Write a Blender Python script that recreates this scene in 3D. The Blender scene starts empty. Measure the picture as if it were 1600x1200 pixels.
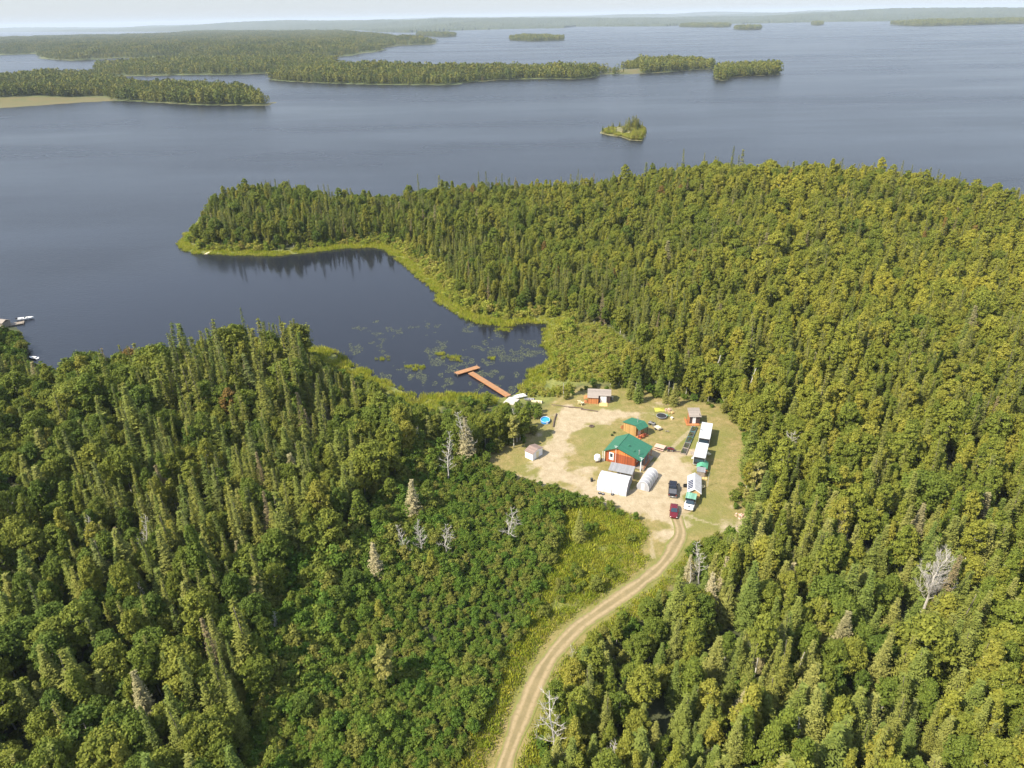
import bpy, math, random
import numpy as np
from mathutils import Vector, Matrix
rad = math.radians
scene = bpy.context.scene
col = scene.collection
# ------------------------------------------------------------------ camera
F_PX, PITCH, ROLL, CAM_Z = 1109.0, rad(27.36), rad(-1.15), 100.0
cam_data = bpy.data.cameras.new('camera')
cam = bpy.data.objects.new('camera', cam_data); col.objects.link(cam)
cam_data.sensor_width = 36.0; cam_data.lens = F_PX / 1600 * 36
cam_data.clip_start = 1.0; cam_data.clip_end = 90000
cam.matrix_world = (Matrix.Translation((0, 0, CAM_Z)) @ Matrix.Rotation(math.pi/2 - PITCH, 4, 'X')
                    @ Matrix.Rotation(ROLL, 4, 'Z'))
scene.camera = cam
RM = np.array(cam.matrix_world.to_3x3())
# ------------------------------------------------------------------ world and sun
SUN_EL, SUN_H = rad(47), Vector((-0.89, -0.46, 0)).normalized()
world = bpy.data.worlds.new('World'); scene.world = world; world.use_nodes = True
nt = world.node_tree; nt.nodes.clear()
sky = nt.nodes.new('ShaderNodeTexSky'); sky.sky_type = 'NISHITA'; sky.sun_disc = False
sky.sun_elevation = SUN_EL; sky.sun_rotation = math.atan2(SUN_H.x, SUN_H.y)
sky.altitude = 300; sky.air_density = 1.0; sky.dust_density = 0.7; sky.ozone_density = 1.0
bgn = nt.nodes.new('ShaderNodeBackground'); bgn.inputs[1].default_value = 0.13
out = nt.nodes.new('ShaderNodeOutputWorld')
hz_ = nt.nodes.new('ShaderNodeHueSaturation'); hz_.inputs['Saturation'].default_value = .95; hz_.inputs['Value'].default_value = 1.0
nt.links.new(sky.outputs[0], hz_.inputs['Color']); # a thin veil of high cloud, thicker towards the horizon
geo = nt.nodes.new('ShaderNodeTexCoord'); sxyz = nt.nodes.new('ShaderNodeSeparateXYZ'); nt.links.new(geo.outputs['Generated'], sxyz.inputs[0])
vr = nt.nodes.new('ShaderNodeMapRange'); nt.links.new(sxyz.outputs[2], vr.inputs[0]); vr.inputs[1].default_value = 0.0; vr.inputs[2].default_value = 0.55; vr.inputs[3].default_value = .80; vr.inputs[4].default_value = .58
vm = nt.nodes.new('ShaderNodeMix'); vm.data_type = 'RGBA'; nt.links.new(vr.outputs[0], vm.inputs[0]); nt.links.new(hz_.outputs[0], vm.inputs[6]); vc = nt.nodes.new('ShaderNodeMix'); vc.data_type = 'RGBA'; vz = nt.nodes.new('ShaderNodeMapRange'); nt.links.new(sxyz.outputs[2], vz.inputs[0]); vz.inputs[1].default_value = .03; vz.inputs[2].default_value = .45
cn = nt.nodes.new('ShaderNodeTexNoise'); cn.inputs['Scale'].default_value = 3.0; cn.inputs['Detail'].default_value = 5; nt.links.new(geo.outputs['Generated'], cn.inputs['Vector'])
nt.links.new(vz.outputs[0], vc.inputs[0]); vc.inputs[6].default_value = (2.10, 2.32, 2.68, 1)
vd_ = nt.nodes.new('ShaderNodeMix'); vd_.data_type = 'RGBA'; nt.links.new(cn.outputs['Fac'], vd_.inputs[0]); vd_.inputs[6].default_value = (2.3, 2.8, 3.8, 1); vd_.inputs[7].default_value = (3.9, 4.4, 5.4, 1)  # veil made brighter aloft, out of view, to lighten the lake and soften shadows
nt.links.new(vd_.outputs[2], vc.inputs[7]); nt.links.new(vc.outputs[2], vm.inputs[7])
nt.links.new(vm.outputs[2], bgn.inputs[0]); nt.links.new(bgn.outputs[0], out.inputs[0])
sl = bpy.data.lights.new('sun', 'SUN'); sl.energy = 4.6; sl.angle = rad(0.5); sl.color = (1.0, 0.92, 0.76)
sun = bpy.data.objects.new('sun', sl); col.objects.link(sun)
to_sun = SUN_H * math.cos(SUN_EL) + Vector((0, 0, math.sin(SUN_EL)))
sun.rotation_euler = to_sun.to_track_quat('Z', 'Y').to_euler(); sun.location = (-200, -100, 300)
vs = scene.view_settings
vs.view_transform = 'Standard'; vs.look = 'None'; vs.gamma = 1; vs.exposure = 0.98; vs.use_curve_mapping = False
scene.cycles.max_bounces = 6; scene.cycles.diffuse_bounces = 3; scene.cycles.glossy_bounces = 3
scene.cycles.transmission_bounces = 4; scene.cycles.volume_bounces = 0; scene.cycles.transparent_max_bounces = 8
# ------------------------------------------------------------------ helpers
def unp(px, py, z=2.0):
    """the point of the place at height z that the photograph shows at (px, py)"""
    d = RM @ np.array([(px - 800) / F_PX, -(py - 600) / F_PX, -1.0])
    t = (z - CAM_Z) / min(d[2], -0.0016)
    return float(d[0]*t), float(d[1]*t)
def proj(P):
    q = (np.asarray(P, float) - np.array([0, 0, CAM_Z])) @ RM
    w = -q[..., 2]
    w = np.where(w > 1, w, np.nan)
    return 800 + F_PX*q[..., 0]/w, 600 - F_PX*q[..., 1]/w, w
def hash2(ix, iy, s):
    h = (ix.astype(np.int64)*374761393 + iy.astype(np.int64)*668265263 + s*2147483647) & 0xffffffff
    h = ((h ^ (h >> 13)) * 1274126177) & 0xffffffff
    return ((h ^ (h >> 16)) & 0xffffff) / float(0xffffff)
def vnoise(x, y, scale, seed=1):
    x = np.asarray(x, float)/scale; y = np.asarray(y, float)/scale
    ix, iy = np.floor(x), np.floor(y); fx, fy = x-ix, y-iy
    fx, fy = fx*fx*(3-2*fx), fy*fy*(3-2*fy)
    a, b = hash2(ix, iy, seed), hash2(ix+1, iy, seed); c, d = hash2(ix, iy+1, seed), hash2(ix+1, iy+1, seed)
    return (a*(1-fx)+b*fx)*(1-fy) + (c*(1-fx)+d*fx)*fy
def sstep(a, b, v):
    t = np.clip((v-a)/(b-a), 0, 1); return t*t*(3-2*t)
def wpoly(pts, z=0.0):
    return np.array([unp(p[0], p[1], p[2] if len(p) > 2 else z) for p in pts])
def sdist(x, y, poly):
    """signed distance in metres, positive inside"""
    x = np.asarray(x, float).ravel(); y = np.asarray(y, float).ravel()
    best = np.full(x.shape, 1e18); ins = np.zeros(x.shape, bool)
    n = len(poly)
    for i in range(n):
        ax, ay = poly[i]; bx, by = poly[(i+1) % n]
        dx, dy = bx-ax, by-ay; L = dx*dx+dy*dy+1e-12
        t = np.clip(((x-ax)*dx+(y-ay)*dy)/L, 0, 1)
        best = np.minimum(best, (x-ax-t*dx)**2 + (y-ay-t*dy)**2)
        if ay != by:
            c = ((ay > y) != (by > y)) & (x < (bx-ax)*(y-ay)/(by-ay)+ax)
            ins ^= c
    d = np.sqrt(best); return np.where(ins, d, -d)
def ldist(x, y, line):
    x = np.asarray(x, float).ravel(); y = np.asarray(y, float).ravel()
    best = np.full(x.shape, 1e18)
    for i in range(len(line)-1):
        ax, ay = line[i]; bx, by = line[i+1]; dx, dy = bx-ax, by-ay; L = dx*dx+dy*dy+1e-12
        t = np.clip(((x-ax)*dx+(y-ay)*dy)/L, 0, 1)
        best = np.minimum(best, (x-ax-t*dx)**2 + (y-ay-t*dy)**2)
    return np.sqrt(best)
def tag(o, label=None, cat=None, group=None, kind=None):
    if label: o['label'] = label
    if cat: o['category'] = cat
    if group: o['group'] = group
    if kind: o['kind'] = kind
    return o
def thing(name, label, cat, loc, yaw=0.0, group=None):
    o = bpy.data.objects.new(name, None); col.objects.link(o)
    o.location = loc; o.rotation_euler = (0, 0, yaw); o.empty_display_size = 0.3
    return tag(o, label, cat, group)
class MB:
    """collects shapes, then links them as one mesh object"""
    def __init__(s): s.v = []; s.f = []; s.m = []; s.cur = 0
    def add(s, vs_, fs):
        b = len(s.v); s.v += [tuple(map(float, p)) for p in vs_]
        s.f += [tuple(b+i for i in f) for f in fs]; s.m += [s.cur]*len(fs); return s
    def box(s, x0, x1, y0, y1, z0, z1):
        return s.add([(x0,y0,z0),(x1,y0,z0),(x1,y1,z0),(x0,y1,z0),(x0,y0,z1),(x1,y0,z1),(x1,y1,z1),(x0,y1,z1)],
                     [(0,3,2,1),(4,5,6,7),(0,1,5,4),(1,2,6,5),(2,3,7,6),(3,0,4,7)])
    def prism_y(s, prof, y0, y1):          # profile in x,z extruded along y
        n = len(prof)
        return s.add([(x,y0,z) for x,z in prof]+[(x,y1,z) for x,z in prof],
                     [tuple(range(n)), tuple(range(2*n-1,n-1,-1))]+[(i,i+n,(i+1)%n+n,(i+1)%n) for i in range(n)])
    def prism_x(s, prof, x0, x1):          # profile in y,z extruded along x
        n = len(prof)
        return s.add([(x0,y,z) for y,z in prof]+[(x1,y,z) for y,z in prof],
                     [tuple(range(n-1,-1,-1)), tuple(range(n,2*n))]+[(i,(i+1)%n,(i+1)%n+n,i+n) for i in range(n)])
    def slab(s, p, t):                     # a sloping sheet from 4 corners with thickness t downwards
        q = [Vector(a) for a in p]; n = (q[1]-q[0]).cross(q[3]-q[0]).normalized()
        if n.z < 0: n = -n
        return s.add([tuple(a) for a in q]+[tuple(a-n*t) for a in q],
                     [(0,1,2,3),(7,6,5,4),(0,4,5,1),(1,5,6,2),(2,6,7,3),(3,7,4,0)])
    def tube(s, p0, p1, r0, r1=None, n=6):
        r1 = r0 if r1 is None else r1
        p0, p1 = Vector(p0), Vector(p1); d = (p1-p0)
        if d.length < 1e-6: return s
        d.normalize(); u = d.orthogonal().normalized(); w = d.cross(u)
        vs_ = [p0+(u*math.cos(a)+w*math.sin(a))*r0 for a in [2*math.pi*i/n for i in range(n)]]
        vs_ += [p1+(u*math.cos(a)+w*math.sin(a))*r1 for a in [2*math.pi*i/n for i in range(n)]]
        return s.add(vs_, [(i,(i+1)%n,(i+1)%n+n,i+n) for i in range(n)]+[tuple(range(n-1,-1,-1)), tuple(range(n,2*n))])
    def disc(s, c, r, n=12, z=None):
        return s.add([(c[0]+r*math.cos(2*math.pi*i/n), c[1]+r*math.sin(2*math.pi*i/n), c[2]) for i in range(n)], [tuple(range(n))])
    def mesh(s, name, mat, smooth=False):
        me = bpy.data.meshes.new(name); me.from_pydata(s.v, [], s.f)
        for m in (mat if isinstance(mat, (list, tuple)) else [mat]): me.materials.append(m)
        if any(s.m): me.polygons.foreach_set('material_index', s.m)
        if smooth: me.polygons.foreach_set('use_smooth', [True]*len(me.polygons))
        me.update(); return me
    def build(s, name, mat, parent=None, smooth=False, bevel=0.0):
        o = bpy.data.objects.new(name, s.mesh(name, mat, smooth)); col.objects.link(o); o.parent = parent
        if bevel:
            b = o.modifiers.new('bevel', 'BEVEL'); b.width = bevel; b.segments = 2; b.limit_method = 'ANGLE'
        return o
# ------------------------------------------------------------------ materials
def new_mat(name):
    m = bpy.data.materials.new(name); m.use_nodes = True
    return m, m.node_tree, m.node_tree.nodes['Principled BSDF']
def mix(nt, fac, a, b, blend='MIX'):
    n = nt.nodes.new('ShaderNodeMix'); n.data_type = 'RGBA'; n.blend_type = blend
    for sock, v in ((n.inputs[0], fac), (n.inputs[6], a), (n.inputs[7], b)):
        if hasattr(v, 'links'): nt.links.new(v, sock)
        elif isinstance(v, (int, float)): sock.default_value = v
        else: sock.default_value = (*v, 1)
    return n.outputs[2]
def mth(nt, op, a, b=0.0, c=None, clamp=False):
    n = nt.nodes.new('ShaderNodeMath'); n.operation = op; n.use_clamp = clamp
    for i, v in enumerate((a, b, c)):
        if v is None: continue
        if hasattr(v, 'links'): nt.links.new(v, n.inputs[i])
        else: n.inputs[i].default_value = v
    return n.outputs[0]
def rng(nt, v, a, b, c=0.0, d=1.0):
    n = nt.nodes.new('ShaderNodeMapRange'); nt.links.new(v, n.inputs[0])
    for i, q in enumerate((a, b, c, d)): n.inputs[i+1].default_value = q
    return n.outputs[0]
def noise(nt, vec, scale, detail=4, rough=0.55):
    n = nt.nodes.new('ShaderNodeTexNoise'); n.inputs['Scale'].default_value = scale
    n.inputs['Detail'].default_value = detail; n.inputs['Roughness'].default_value = rough
    if vec is not None: nt.links.new(vec, n.inputs['Vector'])
    return n.outputs['Fac']
def scaled(nt, vec, s):
    n = nt.nodes.new('ShaderNodeVectorMath'); n.operation = 'MULTIPLY'; nt.links.new(vec, n.inputs[0])
    n.inputs[1].default_value = s; return n.outputs[0]
def simple(name, color, rough=0.7, metal=0.0, vary=0.25, scale=3.0, bump=0.0):
    m, nt, b = new_mat(name)
    tc = nt.nodes.new('ShaderNodeTexCoord').outputs['Object']
    f = noise(nt, tc, scale, 5)
    dark = tuple(c*(1-vary) for c in color); light = tuple(min(1, c*(1+vary*0.6)) for c in color)
    nt.links.new(mix(nt, rng(nt, f, .3, .7), dark, light), b.inputs['Base Color'])
    b.inputs['Roughness'].default_value = rough; b.inputs['Metallic'].default_value = metal
    if bump:
        bp = nt.nodes.new('ShaderNodeBump'); bp.inputs['Strength'].default_value = bump
        nt.links.new(f, bp.inputs['Height']); nt.links.new(bp.outputs[0], b.inputs['Normal'])
    return m
def boards(name, color, width=0.25, axis=0, gap=0.35, rough=0.75, vary=0.3):
    """boards: stripes across one object axis with a tone per board"""
    m, nt, b = new_mat(name)
    tc = nt.nodes.new('ShaderNodeTexCoord').outputs['Object']
    sp = nt.nodes.new('ShaderNodeSeparateXYZ'); nt.links.new(tc, sp.inputs[0])
    q = mth(nt, 'DIVIDE', sp.outputs[axis], width)
    wn = nt.nodes.new('ShaderNodeTexWhiteNoise'); wn.noise_dimensions = '1D'
    nt.links.new(mth(nt, 'FLOOR', q), wn.inputs['W'])
    fr = mth(nt, 'FRACT', q)
    edge = mth(nt, 'GREATER_THAN', mth(nt, 'ABSOLUTE', mth(nt, 'SUBTRACT', fr, 0.5)), 0.44)
    base = mix(nt, wn.outputs['Value'], tuple(c*(1-vary) for c in color), tuple(min(1, c*(1+vary)) for c in color))
    base = mix(nt, rng(nt, noise(nt, tc, 2.2, 6), .3, .75, 0, .45), base, tuple(c*.55 for c in color))
    base = mix(nt, mth(nt, 'MULTIPLY', edge, gap), base, tuple(c*.35 for c in color))
    nt.links.new(base, b.inputs['Base Color']); b.inputs['Roughness'].default_value = rough
    return m
M = {}
M['siding'] = boards('red_brown_siding', (0.34, 0.085, 0.03), 0.30)
M['siding_side'] = boards('red_brown_siding_side', (0.40, 0.10, 0.03), 0.30, axis=1)
M['orange_siding'] = boards('orange_gable_boards', (0.62, 0.20, 0.05), 0.30)
M['yellow_wood'] = boards('yellow_pine_boards', (0.42, 0.25, 0.09), 0.2)
M['green_roof'] = boards('green_metal_roof', (0.034, 0.160, 0.092), 0.40, axis=1, gap=0.35, rough=0.45, vary=0.07)
M['shingle'] = boards('grey_weathered_shingles', (0.30, 0.255, 0.22), 0.25, axis=2, gap=.4, vary=.15)
M['brown_shingle'] = boards('brown_shingles', (0.27, 0.19, 0.16), 0.25, axis=1, gap=.4, vary=.15)
M['dark_wood'] = boards('dark_boards', (0.07, 0.045, 0.045), 0.2)
M['orange_wood'] = boards('orange_stained_boards', (0.52, 0.20, 0.07), 0.2, axis=0)
M['dock'] = boards('dock_planks', (0.40, 0.205, 0.095), 0.28, axis=0, gap=.5, vary=.14)
M['plywood'] = simple('plywood', (0.60, 0.40, 0.17), .8, vary=.2)
M['grey_wood'] = simple('weathered_wood', (0.30, 0.25, 0.20), .85, vary=.4)
M['log'] = simple('peeled_log', (0.13, 0.09, 0.07), .9, vary=.4)
M['white'] = simple('white_paint', (0.80, 0.80, 0.80), .5, vary=.06)
M['white_fabric'] = simple('white_tarp_fabric', (0.58, 0.58, 0.61), .6, vary=.05, scale=.8)
M['rv_white'] = simple('trailer_roof_white', (0.52, 0.54, 0.57), .45, vary=.06)
M['grey_metal'] = boards('grey_sheet_metal', (0.27, 0.27, 0.28), 0.35, rough=.5, vary=.12)
M['light_metal'] = boards('pale_corrugated_metal', (0.62, 0.61, 0.61), 0.3, axis=1, rough=.5, vary=.08)
M['steel'] = simple('galvanised_steel', (0.5, 0.5, 0.52), .4, .7, vary=.15)
M['black'] = simple('black_rubber', (0.02, 0.02, 0.022), .8, vary=.3)
M['rim'] = simple('alloy_rim', (0.45, 0.45, 0.47), .35, .8)
M['black_paint'] = simple('black_car_paint', (0.012, 0.012, 0.018), .25, vary=.1)
M['maroon'] = simple('maroon_car_paint', (0.13, 0.010, 0.018), .28, vary=.1)
M['green_paint'] = boards('pale_green_ribbed_metal', (0.20, 0.42, 0.30), 0.18, axis=0, gap=.5, rough=.5)
M['green_tarp'] = simple('green_tarp', (0.10, 0.36, 0.22), .6, vary=.3, scale=1.5)
M['blue'] = simple('blue_pool_liner', (0.03, 0.24, 0.62), .4, vary=.25, scale=1.2)
M['teal'] = simple('teal_bed_frame', (0.07, 0.15, 0.16), .8, vary=.3)
M['soil'] = simple('dark_garden_soil', (0.05, 0.045, 0.04), .95, vary=.5, scale=2)
M['yellow_tarp'] = simple('yellow_tarp', (0.40, 0.38, 0.06), .6, vary=.2)
M['red_paint'] = simple('red_chair_paint', (0.38, 0.06, 0.04), .6)
M['pink'] = simple('faded_pink_boards', (0.60, 0.38, 0.30), .8, vary=.2)
M['cream'] = simple('cream_plastic', (0.75, 0.66, 0.42), .6, vary=.1)
M['concrete'] = simple('concrete_pad', (0.48, 0.44, 0.38), .9, vary=.2)
m, nt, b = new_mat('window_glass'); b.inputs['Base Color'].default_value = (.03, .05, .07, 1)
b.inputs['Roughness'].default_value = .08; M['glass'] = m
m, nt, b = new_mat('solar_panel_glass'); b.inputs['Base Color'].default_value = (.012, .02, .06, 1)
b.inputs['Roughness'].default_value = .15; M['solar'] = m
m, nt, b = new_mat('greenhouse_film')
b.inputs['Base Color'].default_value = (.62, .62, .66, 1); b.inputs['Roughness'].default_value = .35
tr = nt.nodes.new('ShaderNodeBsdfTransparent'); tl = nt.nodes.new('ShaderNodeBsdfTranslucent')
tl.inputs[0].default_value = (.8, .8, .85, 1)
m1 = nt.nodes.new('ShaderNodeMixShader'); m1.inputs[0].default_value = .3
m2 = nt.nodes.new('ShaderNodeMixShader'); m2.inputs[0].default_value = .28
nt.links.new(b.outputs[0], m1.inputs[1]); nt.links.new(tl.outputs[0], m1.inputs[2])
nt.links.new(m1.outputs[0], m2.inputs[1]); nt.links.new(tr.outputs[0], m2.inputs[2])
nt.links.new(m2.outputs[0], nt.nodes['Material Output'].inputs['Surface']); M['film'] = m

def leaf_mat(name, cols, yellow, yel_amt=0.5, rare=None, transl=0.25, rough=.65, region=True):
    """foliage: a tone per tree, slow drift over the place, a tone per leaf clump"""
    m, nt, b = new_mat(name)
    oi = nt.nodes.new('ShaderNodeObjectInfo')
    cr = nt.nodes.new('ShaderNodeValToRGB'); e = cr.color_ramp.elements
    e[0].color = (*cols[0], 1); e[1].color = (*cols[-1], 1); e[0].position = 0; e[1].position = 1
    for i, c in enumerate(cols[1:-1]):
        x = e.new((i+1)/(len(cols)-1)); x.color = (*c, 1)
    nt.links.new(oi.outputs['Random'], cr.inputs[0]); base = cr.outputs[0]
    if region:
        n1 = noise(nt, scaled(nt, oi.outputs['Location'], (.02, .02, 0)), 1.0, 3)
        sp = nt.nodes.new('ShaderNodeSeparateXYZ'); nt.links.new(oi.outputs['Location'], sp.inputs[0])
        east = rng(nt, sp.outputs[0], -60, 150); north = rng(nt, sp.outputs[1], 100, 230, .45, 1)
        f = mth(nt, 'MULTIPLY', mth(nt, 'MULTIPLY', east, north), rng(nt, n1, .30, .62, .15, 1))
        wn = nt.nodes.new('ShaderNodeTexWhiteNoise'); wn.noise_dimensions = '1D'
        nt.links.new(mth(nt, 'MULTIPLY', oi.outputs['Random'], 917.0), wn.inputs['W'])
        f = mth(nt, 'MULTIPLY', f, rng(nt, wn.outputs['Value'], 0, 1, .15, 1.25), clamp=True)
        base = mix(nt, mth(nt, 'MULTIPLY', f, yel_amt), base, yellow)
    if rare:
        wn2 = nt.nodes.new('ShaderNodeTexWhiteNoise'); wn2.noise_dimensions = '1D'
        nt.links.new(mth(nt, 'MULTIPLY', oi.outputs['Random'], 331.0), wn2.inputs['W'])
        base = mix(nt, mth(nt, 'MULTIPLY', mth(nt, 'GREATER_THAN', wn2.outputs['Value'], rare[1]), .75), base, rare[0])
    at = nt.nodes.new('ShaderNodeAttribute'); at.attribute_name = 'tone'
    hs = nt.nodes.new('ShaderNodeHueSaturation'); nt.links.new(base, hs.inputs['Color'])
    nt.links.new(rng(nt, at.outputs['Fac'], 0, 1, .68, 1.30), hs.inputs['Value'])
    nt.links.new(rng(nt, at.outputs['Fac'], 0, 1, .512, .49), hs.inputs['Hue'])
    nt.links.new(hs.outputs[0], b.inputs['Base Color']); b.inputs['Roughness'].default_value = rough
    b.inputs['Specular IOR Level'].default_value = .10
    t = nt.nodes.new('ShaderNodeBsdfTranslucent'); nt.links.new(hs.outputs[0], t.inputs[0])
    ms = nt.nodes.new('ShaderNodeMixShader'); ms.inputs[0].default_value = transl
    nt.links.new(b.outputs[0], ms.inputs[1]); nt.links.new(t.outputs[0], ms.inputs[2])
    nt.links.new(ms.outputs[0], nt.nodes['Material Output'].inputs['Surface'])
    return m
YEL = (0.42, 0.38, 0.05)
M['aspen_leaf'] = leaf_mat('aspen_leaves', [(0.126,0.172,0.027), (0.166,0.202,0.033), (0.217,0.231,0.036), (0.272,0.256,0.044)], YEL, .75, ((.26,.14,.05), .99), .30)
M['birch_leaf'] = leaf_mat('birch_leaves', [(0.095,0.143,0.025), (0.131,0.172,0.027), (0.166,0.197,0.031), (0.212,0.222,0.036)], YEL, .60, None, .30)
M['spruce_leaf'] = leaf_mat('spruce_needles', [(0.101,0.133,0.029), (0.146,0.163,0.031), (0.201,0.202,0.040), (0.131,0.153,0.044)], (.28,.26,.05), .60, ((.22,.16,.10), .975), .12)
M['fir_leaf'] = leaf_mat('fir_needles', [(0.131,0.177,0.036), (0.191,0.212,0.044), (0.251,0.246,0.065)], (.27,.25,.06), .5, ((.32,.27,.15), .93), .15)
M['shrub_leaf'] = leaf_mat('alder_leaves', [(0.085,0.153,0.022), (0.120,0.182,0.026), (0.156,0.192,0.031), (0.201,0.197,0.044)], (.24,.23,.04), .35, None, .30)
M['willow_leaf'] = leaf_mat('willow_leaves', [(0.201,0.256,0.033), (0.272,0.295,0.044), (0.322,0.325,0.056), (0.302,0.256,0.065)], (.30,.27,.05), .3, None, .30)
M['reed_leaf'] = leaf_mat('reed_blades', [(0.282,0.325,0.029), (0.362,0.374,0.040), (0.422,0.394,0.073)], YEL, .2, None, .35)
M['meadow_leaf'] = leaf_mat('meadow_grass_blades', [(0.231,0.295,0.029), (0.322,0.355,0.036), (0.402,0.374,0.056)], (.36,.34,.05), .2, ((.44,.38,.05), .95), .3)
M['pale_leaf'] = leaf_mat('pale_dying_foliage', [(.36,.32,.18), (.42,.36,.20)], YEL, 0, None, .2, region=False)
M['yellow_leaf'] = leaf_mat('yellowing_foliage', [(.30,.27,.085), (.26,.26,.06)], YEL, 0, None, .3, region=False)
M['bark'] = simple('grey_brown_bark', (.15,.12,.10), .9, vary=.4)
M['pale_bark'] = simple('pale_aspen_bark', (.42,.40,.34), .8, vary=.35)
M['dead_wood'] = simple('bleached_dead_wood', (.50,.46,.41), .9, vary=.3)
# ------------------------------------------------------------------ the lie of the land
SHORE_L = [(-60,500),(0,507),(30,512),(42,535),(48,560),(75,585),(120,592),(210,596),(300,588),(380,566),(440,553),(485,545),(515,548),
           (545,570),(575,586),(603,600),(630,612),(641,622),(643,640),(654,638),(662,622),(700,618),(740,617),(785,622),(806,616),
           (824,598),(834,582),(850,573),(865,563),(861,548),(850,536),(853,520),(862,506),(840,503),(815,503),(795,509),(770,506),
           (748,504),(725,496),(705,484),(682,470),(686,458),(672,446),(655,432),(640,418),(622,404),(604,391),(585,386),
           (545,387),(500,392),(460,397),(430,399),(400,399),(365,398),(335,397),(305,396),(288,391),(279,381)]
BACK = [(283,322,13),(300,303,13),(345,292,13),(400,286,13),(450,286,13),(500,290,13),(560,297,13),(600,298,14),(640,286,15),(700,275,17),
        (760,267,19),(830,264,20),(900,265,20),(960,257,21),(1020,250,21),(1100,247,21),(1160,247,21),(1230,257,21),(1300,259,21),
        (1370,266,20),(1440,274,19),(1500,283,18),(1600,297,17),(1700,315,16),(1800,330,15)]
back = [(x, y+9) for x, y in wpoly(BACK)]
LAND = np.array([(-330, -60), (-330, 150)] + [tuple(p) for p in wpoly([(-220,520)]+SHORE_L)] + back + [(560, 330), (520, -60)])
YARD = wpoly([(770,712),(800,706),(830,690),(850,655),(862,640),(885,628),(905,612),(960,612),(1010,622),(1060,628),(1110,640),(1150,668),(1160,700),
              (1148,760),(1135,800),(1165,802),(1170,830),(1120,835),(1085,845),(1040,880),(1000,860),(1020,838),(1005,812),(960,792),
              (880,768),(830,752),(790,738),(765,722)], 2)
ROADL = wpoly([(1056,806),(1063,832),(1052,858),(1030,886),(998,913),(960,939),(922,965),(888,993),(858,1028),(836,1070),(818,1115),
               (800,1160),(783,1207),(768,1262),(755,1320)], 2)
def smooth_line(L, step=1.0):
    P = [Vector((x, y, 0)) for x, y in L]; P = [P[0]*2-P[1]]+P+[P[-1]*2-P[-2]]; o = []
    for i in range(1, len(P)-2):
        n = max(2, int((P[i+1]-P[i]).length/step))
        for k in range(n):
            t = k/n; a, b, c, d = P[i-1], P[i], P[i+1], P[i+2]
            q = 0.5*((2*b)+(c-a)*t+(2*a-5*b+4*c-d)*t*t+(3*b-a-3*c+d)*t**3); o.append((q.x, q.y))
    o.append((P[-2].x, P[-2].y)); return np.array(o)
ROADC = smooth_line(ROADL)
def H(x, y, sd=None):
    x = np.asarray(x, float); sh = x.shape; x = x.ravel(); y = np.asarray(y, float).ravel()
    if sd is None: sd = sdist(x, y, LAND)
    far = sstep(6, 70, sd)
    h = np.where(sd > 0, 0.25*sstep(0, 1.5, sd) + 1.75*sstep(1, 22, sd), -1.4*sstep(0, 5, -sd))
    hill = 27*np.exp(-((x-215)/150)**2-((y-430)/120)**2) + 7*np.exp(-((x+95)/60)**2-((y-150)/70)**2)
    und = (vnoise(x, y, 45, 3)-.5)*2.4 + (vnoise(x, y, 15, 4)-.5)*.7
    yd = np.maximum(sstep(-25, 0, sdist(x, y, YARD)), sstep(22, 6, ldist(x, y, ROADL)))
    h = h + np.where(sd > 0, (hill*far + und*sstep(10, 45, sd))*(1-yd), 0)
    return h.reshape(sh)
def h1(x, y): return float(H(np.array([x]), np.array([y]))[0])
def ground(px, py, z=2.0):
    x, y = unp(px, py, z)
    for _ in range(2): z = h1(x, y); x, y = unp(px, py, z)
    return Vector((x, y, z))
def grid_mesh(name, xs, ys, zf, keep=None):
    X, Y = np.meshgrid(xs, ys); Z = zf(X, Y); nx, ny = len(xs), len(ys)
    v = np.stack([X, Y, Z], -1).reshape(-1, 3)
    i = np.arange(nx*ny).reshape(ny, nx)
    f = np.stack([i[:-1,:-1], i[:-1,1:], i[1:,1:], i[1:,:-1]], -1).reshape(-1, 4)
    if keep is not None:
        k = keep(X, Y).ravel(); f = f[k[f].any(1)]
    used = np.zeros(len(v), bool); used[f] = True; rm = np.cumsum(used)-1
    v = v[used]; f = rm[f]
    me = bpy.data.meshes.new(name)
    me.vertices.add(len(v)); me.vertices.foreach_set('co', v.astype(np.float32).ravel())
    me.loops.add(f.size); me.loops.foreach_set('vertex_index', f.astype(np.int32).ravel())
    me.polygons.add(len(f)); me.polygons.foreach_set('loop_start', np.arange(0, f.size, 4, dtype=np.int32))
    me.polygons.foreach_set('use_smooth', np.ones(len(f), bool))
    me.update(calc_edges=True); me.validate()
    return me, v
# where the ground is dirt, mown grass, meadow, marsh
DIRT = [wpoly(p, 2) for p in (
    [(866,632),(900,638),(960,640),(996,646),(985,656),(950,660),(908,668),(888,692),(874,716),(895,728),(935,738),(938,760),(1000,768),
     (1045,785),(1075,800),(1070,840),(1048,842),(1035,815),(1000,795),(930,783),(880,762),(838,746),(832,728),(848,702),(860,680),(866,655)],
    [(1004,728),(1026,706),(1050,700),(1076,706),(1074,745),(1068,775),(1080,800),(1050,806),(1030,785),(1000,772)],
    [(1146,806),(1168,800),(1172,828),(1148,836)], [(1028,636),(1052,632),(1062,642),(1036,646)])]
PATHS = [wpoly(p, 2) for p in ([(1062,835),(1040,800),(1032,770),(1045,730),(1062,712)], [(1058,800),(1030,785),(980,780),(920,768),(868,742),(856,715),(872,680),(895,655),(940,646)], [(1066,830),(1066,790),(1060,745),(1052,720)], [(1064,800),(1090,812),(1120,820),(1158,823)], [(880,768),(940,785),(990,812),(1018,838),(1020,870)],
         [(800,741),(850,752),(900,772)], [(1086,655),(1083,668),(1050,700)])]
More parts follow.
